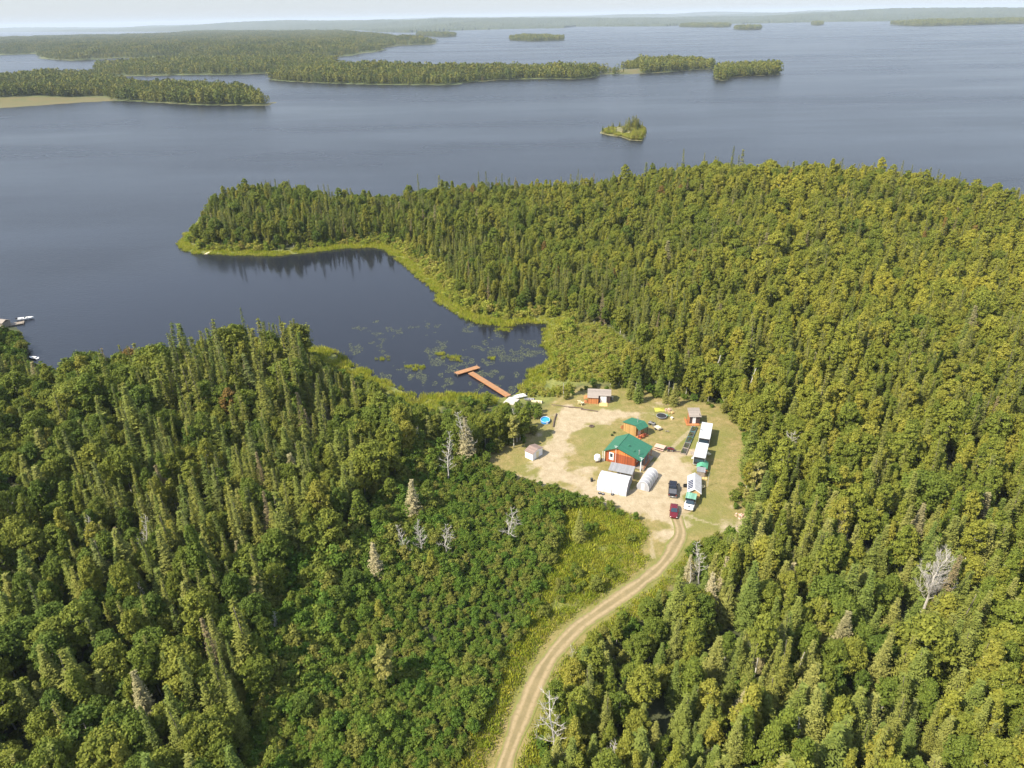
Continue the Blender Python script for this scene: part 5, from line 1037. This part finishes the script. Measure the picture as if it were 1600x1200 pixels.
for (px_, b0, t0, pr_, h0, nm, cat, lab) in SPECIAL:
    q = ground(px_, b0); P0, P1 = [proj(np.array([q.x, q.y, q.z+zz]))[1] for zz in (0, 1)]; h = (b0-t0)/max(.5, float(P0-P1)); s_ = h/h0
    t = thing(nm, lab, cat, q-Vector((0,0,.1)), (px_*3 % 628)/100); t.scale = (s_*1.05, s_*1.05, s_)
    for n_, me_ in (('crown', pr_[0]), ('trunk', pr_[1])): o = bpy.data.objects.new(n_, me_); col.objects.link(o); o.parent = t
# the little rocky island: every tree on it
m = simple('lichen_rock', (.17,.16,.07), .9, vary=.5, scale=.6, bump=.5); x0, y0 = ISL_D.min(0)-6; x1, y1 = ISL_D.max(0)+6
def zd(X, Y): sd = sdist(X, Y, ISL_D); return np.where(sd > -1, .2+2.2*sstep(-1, 12, sd)*(.4+vnoise(X.ravel(), Y.ravel(), 5, 8)), -1).reshape(X.shape)
me, v = grid_mesh('rocky_island', np.arange(x0, x1, 1.2), np.arange(y0, y1, 1.2), zd, keep=lambda X, Y: sdist(X, Y, ISL_D) > -1.5); me.materials.append(m)
o = bpy.data.objects.new('rocky_island', me); col.objects.link(o); tag(o, kind='structure')
r_i = np.random.RandomState(12); n_i = 0
sc_pts = []
for k in range(900):
    u_, v_ = r_i.rand(2); x, y = unp(938+u_*72, 197+v_*24, .5)
    if sdist([x], [y], ISL_D)[0] > .8: sc_pts.append((x, y, .4, u_*6, .8+.9*v_, .1, int(u_*3), 1.3))
scatter('island_bushes', sc_pts, WILLOW, 'low bushes covering the little rocky island', 'bushes')
for k in range(300):
    u_, v_ = r_i.rand(2); px_ = 941+u_*66; py_ = 199+v_*20; x, y = unp(px_, py_, .5)
    if sdist([x], [y], ISL_D)[0] < 1.5 or n_i >= 46: continue
    near_top = math.exp(-((px_-988)/10)**2); h = 5+6.5*near_top+2*r_i.rand(); pr_ = SPRUCE[n_i % 5] if n_i % 3 else FIR[n_i % 4]; s_ = h/pr_[2]
    if v_ > .6 and n_i % 2: s_ *= .6
    sz = 'tall' if h*1 > 10 else 'small'; t = thing('island_tree', sz+' evergreen growing on the little rocky island', 'tree', (x, y, .8), r_i.rand()*6, sz+' evergreens on the rocky island'); t.scale = (s_*1.3, s_*1.3, s_); n_i += 1
    for n_, me_ in (('crown', pr_[0]), ('trunk', pr_[1])): q = bpy.data.objects.new(n_, me_); col.objects.link(q); q.parent = t
# ------------------------------------------------------------------ the forest
rs = np.random.RandomState(7)
def jgrid(x0, x1, y0, y1, s, seed):
    r = np.random.RandomState(seed); X, Y = np.meshgrid(np.arange(x0, x1, s), np.arange(y0, y1, s)); X[1::2] += s/2
    return X.ravel()+(r.rand(X.size)-.5)*s*.85, Y.ravel()+(r.rand(X.size)-.5)*s*.85
def in_view(x, y, z, mx=110, my=130):
    px, py, w = proj(np.stack([x, y, z], -1)); px2, py2, _ = proj(np.stack([x, y, z+13], -1))
    return (~np.isnan(px)) & (px > -mx-140) & (px < 1600+mx+200) & (py2 < 1200+my)
TOPLINE = np.array([(-200,470),(0,515),(40,540),(75,572),(110,562),(150,552),(200,532),(250,522),(300,515),(330,500),(365,488),(400,497),(440,508),(470,525),(495,548),
                    (520,562),(560,588),(600,608),(640,640),(700,632),(790,634),(850,648),(870,652)])
def cap_height(x, y, z, h):
    """a stand is no taller than the outline the photograph shows, and leaves yard, road and shore in view"""
    s = np.ones(len(x)); dead = np.zeros(len(x), bool)
    for trial in (1.0, .85, .7, .58, .46):
        bad = np.zeros(len(x), bool)
        for fr in (.55, .8, 1.0):
            px, py, w = proj(np.stack([x, y, z+h*trial*fr], -1))
            lim = np.interp(px, TOPLINE[:, 0], TOPLINE[:, 1]) - 16*(px < 470) + (vnoise(px, px*0, 13, 41)-.5)*26
            pxb, pyb, _ = proj(np.stack([x, y, z], -1))
            bad |= (px < 872) & (pyb > 545) & (py < lim)
            d = np.stack([(px-800)/F_PX, -(py-600)/F_PX, -np.ones_like(px)], -1)@RM.T
            t = (2-CAM_Z)/np.minimum(d[:, 2], -.01); gx, gy = d[:, 0]*t, d[:, 1]*t
            near = (gx > -70) & (gx < 80) & (gy < 215)
            b = (sdist(gx, gy, YARD) > .8) | (ldist(gx, gy, ROADC) < 2.6)
            bad |= near & b
        ok = ~bad & (s == 1.0) & ~dead
        if trial == 1.0: rem = bad.copy()
        else:
            fix = rem & ~bad; s[fix] = trial; rem &= bad
    return s, rem
def zone_poly(p): return wpoly(p, 2)
LANDING = wpoly([(788,612),(862,622),(872,640),(850,646),(820,640),(790,640)], 1)
Z_SPR = [(zone_poly(p), a) for p, a in (
    ([(310,570),(520,555),(570,640),(500,770),(420,880),(300,940),(170,920),(160,820),(290,720)], .58),
    ([(280,380),(640,400),(700,470),(860,500),(1000,560),(1120,580),(1100,520),(1000,470),(880,430),(720,380),(640,345),(290,345)], .38),
    ([(1180,560),(1600,500),(1750,700),(1700,860),(1200,800)], .24),
    ([(860,1020),(1000,900),(1250,850),(1420,960),(1560,1000),(1600,1300),(820,1300)], .22),
    ([(560,640),(640,640),(840,650),(840,700),(700,720),(560,760)], .22))]
def spruce_share(x, y):
    p = np.full(len(x), .07)
    for q, a in Z_SPR: p = np.maximum(p, .07+(a-.07)*sstep(-8, 6, sdist(x, y, q)))
    return np.clip(p+(vnoise(x, y, 22, 51)-.5)*.38, .03, .95)
X, Y = jgrid(-300, 560, 30, 640, 2.5, 3)
Z = H(X, Y); k = (Z > .6) & in_view(X, Y, Z); X, Y, Z = X[k], Y[k], Z[k]
sdl = sdist(X, Y, LAND); px, py, w = proj(np.stack([X, Y, Z], -1))
k = sdl > 3.5
for poly, mg in ((YARD, 1.8), (THICKET, .5), (MEADOW, .5), (MARSH, .5), (WESTREED, .5), (LANDING, .3)): k &= sdist(X, Y, poly) < -mg
k &= ldist(X, Y, ROADC) > 5.2
k &= ~((sdl < 8.5) & (Y < 420) & (px > 270) & (px < 900) & (py < 540))
X, Y, Z = X[k], Y[k], Z[k]
r1, r2, r3 = rs.rand(len(X)), rs.rand(len(X)), rs.rand(len(X))
sp_ = spruce_share(X, Y); firp = .06+.12*(vnoise(X, Y, 18, 61) > .6)+.34*((X > 5) & (Y < 125))+.10*((X < 0) & (Y < 150))
kind = np.where(r1 < sp_*(1-firp), 0, np.where(r1 < sp_*(1-firp)+firp, 1, 2)); bir = .12+sstep(.36, .62, vnoise(X, Y, 30, 65)*.7+vnoise(X, Y, 9, 66)*.3)+.15*(X < 0)*(Y < 170)
kind = np.where((kind == 2) & (rs.rand(len(X)) < np.clip(bir, .12, .9)), 3, kind)
keep = np.where(kind == 0, r2 < .92, np.where(kind == 1, r2 < .62, np.where(kind == 3, r2 < .68, r2 < .66)))
X, Y, Z, kind, r3 = X[keep], Y[keep], Z[keep], kind[keep], r3[keep]
KP = [SPRUCE, FIR, ASPEN, BIRCH]
idx = np.array([rs.randint(len(KP[k_])) for k_ in kind])
hh = np.array([KP[k_][i_][2] for k_, i_ in zip(kind, idx)], float)
tallness = .62+.58*rs.rand(len(X))**.8; tallness *= np.where(kind == 0, .92+.25*(vnoise(X, Y, 20, 71)-.3), 1)
tallness *= np.where(rs.rand(len(X)) < .07, 1.25, 1)
px_t, py_t, _ = proj(np.stack([X, Y, Z], -1))
tallness *= np.where((px_t > 130) & (px_t < 480) & (py_t > 545) & (py_t < 680), 1.45, np.where(sdist(X, Y, LAND) < 12, .8, 1))
tallness *= np.where((Y > 185) & (Y < 330) & (X < 60), .85, 1)
tallness *= np.where((px_t > 840) & (px_t < 1120) & (py_t > 890), .78, 1)
s, drop = cap_height(X, Y, Z, hh*tallness); tallness *= s
X, Y, Z, kind, idx, hh, tallness = [a[~drop] for a in (X, Y, Z, kind, idx, hh, tallness)]
wide = np.where(kind >= 2, .84, 1.0)*np.clip(.75+.55*rs.rand(len(X)), .75, 1.3)*np.where(tallness < .7, 1.25, 1.0)
px, py, w = proj(np.stack([X, Y, Z+hh*tallness*.6], -1))
size = hh*tallness/w
NAMES = [('spruce_tree', 'spruce tree'), ('fir_tree', 'fir tree'), ('aspen_tree', 'aspen tree'), ('birch_tree', 'birch tree')]
LOOK = ['slender dark spruce', 'broad pale conifer', 'yellow green aspen', 'round green birch']
MARKS = [(795,825,'the big white dead tree in the thicket'),(1440,905,'the big bare white tree'),(605,1040,'the yellow tree in the thicket'),(867,1160,'the bare tree at the bottom edge'),
 (1246,1045,'the broken white trunk'),(1232,1165,'the straight white trunk'),(1163,930,'the silvery conifer by the road'),(1092,878,'the pale dead tree by the bend'),(1222,700,'the silver dead tree'),
 (237,855,'the pale snag in the left stand'),(35,812,'the grey snag at the left edge'),(95,1000,'the pale snag at bottom left'),(228,940,'the yellowish snag'),(640,790,'the tan dying tree'),(730,685,'the reddish dead tree'),
 (432,985,'the small white snag'),(1480,1035,'the olive conifer'),(1306,800,'the short forked trunk'),(1512,672,'the bare grey crown'),(1585,880,'the broken trunk at the edge'),(597,872,'the pale snag above the thicket'),
 (10,1190,'the bottom left corner'),(1590,1190,'the bottom right corner'),(330,1180,'the bottom edge, left part'),(1080,1185,'the bottom edge, mid right'),(1390,1185,'the bottom edge, right part'),(140,590,'the left shore'),
 (330,560,'the bay outline at left'),(500,600,'the near reeds'),(830,705,'the white shed'),(935,615,'the grey roofed shed'),(1116,575,'the bare forked trunk'),(1140,700,'the trailers'),(1150,815,'the debris mounds'),
 (1000,960,'the road bend'),(620,640,'the reeds west of the dock'),(450,440,'the far reeds'),(1590,1000,'the right edge, low down'),(1595,700,'the right edge, midway'),(1350,1000,'the big white tree foot')]
def where(px, py):
    d = [((px-m[0])**2+(py-m[1])**2, m) for m in MARKS]; m = min(d, key=lambda q: q[0])[1]; dx, dy = px-m[0], py-m[1]
    return ('right of ' if dx > 0 else 'left of ') if abs(dx) > abs(dy) else ('below ' if dy > 0 else 'above '), m[2], math.hypot(dx, dy)
SIZEW = ['small', 'medium', 'tall']
n_named = 0
for kk in range(4):
    sel = np.where(kind == kk)[0]
    vis = sel[(px[sel] > -15) & (px[sel] < 1615) & (py[sel] < 1225)]
    vis = vis[np.argsort(-size[vis])][:300]; vs_set = set(vis.tolist())
    inf = {}; ranks = {}
    for i in vis:
        tall = hh[i]*tallness[i]; sz = SIZEW[int(tall > 8)+int(tall > 11)]; dr, mk, dd = where(px[i], py[i]); inf[i] = (sz, dr, mk); ranks.setdefault(inf[i], []).append((dd, i))
    rk = {}
    for key, lst in ranks.items():
        lst.sort()
        for n_, (dd, i) in enumerate(lst): rk[i] = (n_, len(lst))
    for i in vis:
        cr_me, tr_me, h0, r0 = KP[kk][idx[i]]; sz, dr, mk = inf[i]; n_, tot = rk[i]
        far_w = 'just ' if n_ == 0 else ('' if n_ == 1 else ('farther ' if n_ == 2 else ('well ' if n_ == 3 else 'far ')))
        lab = sz+' '+LOOK[kk]+', '+far_w+dr+mk
        t = thing(NAMES[kk][0], lab, NAMES[kk][1], (X[i], Y[i], Z[i]-.1), float(rs.rand()*6.28), (sz+' '+NAMES[kk][1]+'s '+dr+mk) if tot > 1 else None)
        t.scale = (tallness[i]*wide[i], tallness[i]*wide[i], tallness[i])
        t.rotation_euler[0] = rs.randn()*.03; t.rotation_euler[1] = rs.randn()*.03
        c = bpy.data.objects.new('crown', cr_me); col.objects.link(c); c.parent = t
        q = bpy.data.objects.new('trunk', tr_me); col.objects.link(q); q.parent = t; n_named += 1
    rest = np.array([i for i in sel if i not in vs_set])
    lab = ['remaining dark spruces of the forest, mostly beyond the yard and bay', 'remaining broad pale conifers spread through the farther forest',
           'remaining leafy aspens covering the slope beyond the house and bay',
           'remaining broad round birches of the farther forest'][kk]
    scatter(['spruce_forest', 'fir_forest', 'aspen_forest', 'birch_forest'][kk], np.stack([X[rest], Y[rest], Z[rest]-.1, rs.rand(len(rest))*6.28, tallness[rest], np.abs(rs.randn(len(rest)))*.03, idx[rest], wide[rest]], -1),
            KP[kk], lab, 'forest')
print('trees', len(X), 'named', n_named)
def scatter_poly(name, protos, spacing, seed, test, label, cat, smin, smax, zf=None, bounds=None, nsc=12, amp=.5, grow=None):
    x0, x1, y0, y1 = bounds; x, y = jgrid(x0, x1, y0, y1, spacing, seed); k = test(x, y); x, y = x[k], y[k]
    z = H(x, y) if zf is None else zf(x, y); r = np.random.RandomState(seed+1); n = len(x)
    s = (smin+(smax-smin)*r.rand(n))*(1-amp/2+amp*vnoise(x, y, nsc, seed+2))*(1 if grow is None else grow(x, y))
    print(name, n)
    return scatter(name, np.stack([x, y, z-.05, r.rand(n)*6.28, s, r.rand(n)*.12, r.randint(len(protos), size=n), .9+.3*r.rand(n)], -1), protos, label, cat)
# the thicket left of the road
def t_thicket(x, y):
    v = in_view(x, y, H(x, y)); a = sdist(x, y, THICKET) > -1.5
    me_ = sdist(x, y, MEADOW); rr = ldist(x, y, ROADC)
    return v & a & (rr > 6.0) & ((me_ < .5) | (vnoise(x, y, 4, 33) > .80)) & (sdist(x, y, YARD) < -.8)
scatter_poly('alder_thicket', SHRUB, 1.12, 100, t_thicket, 'dense green thicket of leafy alder filling the middle left of the road', 'thicket', .5, 1.1, bounds=(-80, 45, 40, 160), amp=.8, nsc=7, grow=lambda x, y: .85+.95*sstep(14, 46, -sdist(x, y, MEADOW)))
def t_young(x, y):
    g = sstep(6, 48, -sdist(x, y, MEADOW)); return in_view(x, y, H(x, y)) & (sdist(x, y, THICKET) > 1.5) & (ldist(x, y, ROADC) > 9) & (vnoise(x, y, 1.3, 48) < .08+.55*g) & (sdist(x, y, YARD) < -6)
for pr_, nm_, lab_ in ((BIRCH, 'young_birches', 'young rounded birches growing up through the alder thicket'), (ASPEN, 'young_aspens', 'young aspens growing up through the alder thicket')):
    scatter_poly(nm_, pr_, 4.4, 160+len(nm_), t_young, lab_, 'young trees', .25, .55, bounds=(-80, 45, 40, 160), grow=lambda x, y: .8+.6*sstep(14, 50, -sdist(x, y, MEADOW)))
def t_edge(x, y):
    z = H(x, y); v = in_view(x, y, z) & (z > .5); q = vnoise(x, y, 6, 35)
    r = ldist(x, y, ROADC); e = sdist(x, y, YARD)
    free = (sdist(x, y, THICKET) < -1) & (sdist(x, y, MEADOW) < -.5) & (sdist(x, y, MARSH) < -1) & (e < -.6) & (r > 3.8) & (sdist(x, y, LANDING) < -.5)
    return v & free & ((q > .22) | (e > -7) | (r < 8)) & (y < 360)
scatter_poly('forest_undergrowth', SHRUB, 2.5, 110, t_edge, 'leafy undergrowth along the forest edges and between the trunks', 'undergrowth', .5, 1.15, bounds=(-220, 380, 40, 360))
def t_marsh(x, y): return (sdist(x, y, MARSH) > .8) & (sdist(x, y, YARD) < -.5) & (sdist(x, y, LANDING) < -.3) & (vnoise(x, y, 7, 37) > .12)
scatter_poly('willow_scrub', WILLOW, 1.3, 120, t_marsh, 'pale yellow green willow scrub between the bay and the grey roofed shed', 'scrub', .35, 1.0, bounds=(-10, 60, 170, 270))
def t_shrubshore(x, y):
    sd = sdist(x, y, LAND); px_, py_, _ = proj(np.stack([x, y, x*0], -1))
    return (sd > 4) & (sd < 12) & (px_ > 270) & (px_ < 900) & (py_ < 545) & (vnoise(x, y, 9, 38) > .3)
scatter_poly('shore_bushes', WILLOW, 2.2, 125, t_shrubshore, 'low bushes behind the reeds along the far side of the bay', 'bushes', .8, 1.7, bounds=(-200, 60, 200, 420))
def t_reed(x, y):
    sd = sdist(x, y, LAND); px_, py_, _ = proj(np.stack([x, y, x*0], -1)); wdt = 2+7*vnoise(x, y, 26, 39)
    return (sd > -.5-1.4*vnoise(x, y, 5, 40)) & (((sd < wdt) & (px_ > 250) & (px_ < 900) & (py_ > 365)) | (sdist(x, y, WESTREED) > 0)) & (sdist(x, y, DOCKZONE) < 0) & (vnoise(x, y, 2.5, 46) > .2)
DOCKZONE = wpoly([(770,600),(800,600),(860,622),(860,645),(780,640)], .8)
scatter_poly('shore_reeds', REED, 1.15, 130, t_reed, 'bright yellow green reeds fringing the shore of the bay', 'reeds', .8, 1.3, bounds=(-200, 60, 150, 420), zf=lambda x, y: np.maximum(H(x, y), 0))
def t_meadow(x, y):
    r = ldist(x, y, ROADC); v = in_view(x, y, H(x, y))
    return v & (sdist(x, y, YARD) < -.6) & (r > 2.6) & (((sdist(x, y, MEADOW) > -1)) | (r < 6.0) | ((sdist(x, y, THICKET) > -2) & (r < 7.0))) & (vnoise(x, y, 3, 42) > .12)
scatter_poly('meadow_grass', MEADOWT, .8, 140, t_meadow, 'tall yellow green meadow grass and goldenrod along the gravel road', 'grass', .6, 1.15, bounds=(-30, 60, 40, 150))
def t_point(x, y):
    sd = sdist(x, y, LAND); px_, py_, _ = proj(np.stack([x, y, x*0], -1)); return (sd > .8) & (px_ > -120) & (px_ < 85) & (py_ > 527) & (py_ < 640) & ~((px_ > 40) & (px_ < 64) & (py_ > 545) & (py_ < 580))
scatter_poly('point_bushes', SHRUB, 1.5, 155, t_point, 'leafy green bushes on the small point at the left edge of the photo', 'bushes', .8, 1.5, bounds=(-280, -90, 150, 260))
# lily pads
L = Leaves(); r = np.random.RandomState(5); n = 26000
ppx = 545+r.rand(n)*320; ppy = 500+r.rand(n)*118; xy = np.array([unp(a, b_, .02) for a, b_ in zip(ppx, ppy)])
q = vnoise(xy[:, 0], xy[:, 1], 5.0, 81)*.5+vnoise(xy[:, 0], xy[:, 1]*.6, 1.6, 82)*.5
dens = q+.08*np.exp(-((ppx-700)/90)**2-((ppy-570)/28)**2)+.13*(np.exp(-((ppx-800)/45)**2-((ppy-560)/40)**2)); k = (sdist(xy[:, 0], xy[:, 1], LAND) < -.8) & (dens > .66)
xy = xy[k]; n = len(xy); c = np.column_stack([xy, np.full(n, .015)+r.rand(n)*.01]); a = r.rand(n)*6.28; s = (.10+.14*r.rand(n))[:, None]
u = np.stack([np.cos(a), np.sin(a), a*0], -1)*s; w_ = np.stack([-np.sin(a), np.cos(a), a*0], -1)*s; L.quads(c, u, w_, r.rand(n))
M['lily'] = leaf_mat('lily_pad', [(.11,.12,.06), (.12,.14,.06)], YEL, 0, None, .1, .35, region=False)
o = bpy.data.objects.new('lily_pads', L.mesh('lily_pads', M['lily'])); col.objects.link(o); tag(o, 'scattered green lily pads floating on the dark bay around the dock', 'lily pads', kind='stuff')
print('pads', n)
spots = []
for cx, cy, rr in ((712,560,2.2),(692,553,1.2),(655,575,1.6),(640,573,.9),(745,572,.0),(790,515,2.2),(770,560,.9),(600,561,1.2)):
    if rr: x, y = unp(cx, cy, 0); rq = np.random.RandomState(cx); 
    for _ in range(int(rr*7)): d = rq.randn(2)*rr*.6; spots.append((x+d[0]*1.4, y+d[1], -.05, rq.rand()*6.28, .55+.3*rq.rand(), .1, rq.randint(3), 1.2))
scatter('sedge_clumps', spots, REED, 'small tufts of green sedge standing in the open water of the bay', 'sedge')
# ------------------------------------------------------------------ woods on islands and far shores
def wood(name, poly, step, hmax, protos, label, spacing, inset, marsh=None, smin=.9, smax=1.4, lname='island_ground'):
    land(lname, poly, step, hmax, marsh)
    x, y = jgrid(poly[:, 0].min(), poly[:, 0].max(), poly[:, 1].min(), poly[:, 1].max(), spacing, len(name)*7)
    k = sdist(x, y, poly) > inset
    px_, py_, _ = proj(np.stack([x, y, x*0], -1)); k &= (px_ > -60) & (px_ < 1660)
    for q in (marsh or []): k &= sdist(x, y, q) < -2
    x, y = x[k], y[k]; z = zland(x, y, poly, hmax); r = np.random.RandomState(len(name)); n = len(x); print(name, n)
    scatter(name, np.stack([x, y, z-.3, r.rand(n)*6.28, (smin+(smax-smin)*r.rand(n))*(.8+.4*vnoise(x, y, 50, 9)), r.rand(n)*.05, r.randint(len(protos), size=n), np.ones(n)], -1), protos, label, 'forest')
wood('near_island_forest', ISL_A, 8, 6, PATCH1, 'green mixed forest on the nearest far peninsula at the left, above the brown marsh', 7.5, 5, [MARSH_A])
wood('long_island_forest', ISL_B, 10, 9, PATCH1, 'green forest covering the long island in the middle of the lake', 8.5, 5, [MARSH_B])
wood('inlet_forest', ISL_C1, 14, 5, PATCH1, 'green forest behind the narrow inlet left of the long island', 12, 6, None, 1.0, 1.4)
wood('peninsula_forest', ISL_C, 40, 12, PATCH2, 'hazy green forest on the wide peninsula at the upper left', 30, 12)
wood('low_island_forest', ISL_C2, 6, 2, PATCH1, 'low forest on the small island off the tip of the long island', 7, 3)
wood('distant_island_forest', ISL_E, 10, 4, PATCH1, 'dark conifers on the small flat island in the upper middle', 10, 2, None, 1.1, 1.5)
for i, q in enumerate(SMALL):
    wood('islet_forest', q, 20, 4, PATCH1 if i < 6 else PATCH2, ['tiny wooded islet in the far lake, second from the right', 'wooded islet in the far lake, largest right of middle', 'smallest wooded islet near the right far shore',
         'wooded islet by the mouth of the left peninsula', 'thin wooded spit left of the far islets', 'tiny islet left of the peninsula mouth', 'wooded far point reaching in from the right edge'][i], 14 if i < 6 else 32, 0, None, 1.3, 1.9)
for q, nm, lab, mg in ((ISL_A, 'peninsula_spruces', 'taller dark spruces standing up from the wood on the nearest far peninsula', 4), (ISL_B, 'island_spruces', 'taller dark spruces standing up from the wood on the long island', 4), (ISL_C2, 'low_island_spruces', 'taller spruces on the small island off the tip of the long island', 3)):
    x, y = jgrid(q[:, 0].min(), q[:, 0].max(), q[:, 1].min(), q[:, 1].max(), 10, 77); px_, py_, _ = proj(np.stack([x, y, x*0], -1))
    k = (sdist(x, y, q) > mg) & (px_ > -60) & (px_ < 1660) & (vnoise(x, y, 70, 78) > .45) & (sdist(x, y, MARSH_A) < -3) & (sdist(x, y, MARSH_B) < -3); x, y = x[k], y[k]; n = len(x); r = np.random.RandomState(79)
    scatter(nm, np.stack([x, y, zland(x, y, q, 6)-.3, r.rand(n)*6.28, .85+.5*r.rand(n), r.rand(n)*.03, r.randint(5, size=n), np.full(n, 1.15)], -1), SPRUCE, lab, 'forest')
# the farthest shore, a canopy of low domes and hills
FARL = wpoly([(-3000,104),(-900,62),(0,50),(300,49),(560,47),(590,50),(640,51),(700,48),(800,45),(880,44),(900,41.5),(1040,41),(1100,38),(1200,36),(1300,34),(1400,33),(1600,30),(1900,24.5),(3400,-6)])
FARL = np.concatenate([FARL, [(40000, 26000), (-40000, 26000)]])
ang = np.linspace(-rad(43), rad(43), 900); dist = 3900*(24000/3900)**np.linspace(0, 1, 190)
A_, D_ = np.meshgrid(ang, dist); rj = np.random.RandomState(3); A_ = A_+(rj.rand(*A_.shape)-.5)*.0008
Xf, Yf = D_*np.sin(A_), D_*np.cos(A_)
sdf = sdist(Xf, Yf, FARL).reshape(Xf.shape); hill = 95*vnoise(Xf, Yf, 2600, 91)**2+45*vnoise(Xf, Yf, 900, 92)**2; hx, hy = 9000*math.sin(-rad(24)), 9000*math.cos(rad(24))
hill = hill*sstep(0, 1800, sdf)+70*np.exp(-((Xf-hx)/500)**2-((Yf-hy)/700)**2)
Zf = np.where(sdf > 0, 7+hill+rj.rand(*Xf.shape)*8+5*vnoise(Xf, Yf, 60, 93), -4)
v = np.stack([Xf, Yf, Zf], -1).reshape(-1, 3); ii = np.arange(v.shape[0]).reshape(Xf.shape)
f = np.stack([ii[:-1,:-1], ii[:-1,1:], ii[1:,1:], ii[1:,:-1]], -1).reshape(-1, 4); f = f[(v[f][:, :, 2] > 0).any(1)]
me = bpy.data.meshes.new('far_shore_forest'); me.from_pydata(v.tolist(), [], f.tolist())
m, nt, b = new_mat('far_canopy'); tc = nt.nodes.new('ShaderNodeTexCoord').outputs['Object']
nt.links.new(mix(nt, rng(nt, noise(nt, tc, .004, 6), .3, .7), (.025,.040,.014), (.060,.070,.024)), b.inputs['Base Color']); b.inputs['Roughness'].default_value = 1; me.materials.append(m)
o = bpy.data.objects.new('far_shore_forest', me); col.objects.link(o); tag(o, 'hazy blue green forest along the horizon beyond the lake', 'forest', kind='stuff')
# ------------------------------------------------------------------ the air
m = bpy.data.materials.new('haze_air'); m.use_nodes = True; nt = m.node_tree; nt.nodes.clear()
pv = nt.nodes.new('ShaderNodeVolumePrincipled'); pv.inputs['Color'].default_value = (.76, .87, 1.0, 1); pv.inputs['Density'].default_value = 5.5e-5
om = nt.nodes.new('ShaderNodeOutputMaterial'); nt.links.new(pv.outputs[0], om.inputs['Volume'])
mb = MB(); mb.box(-42000, 42000, -4000, 41500, -6, 190)
hz = mb.build('haze', m); tag(hz, 'thin pale summer haze over lake and forest', 'haze', kind='stuff')
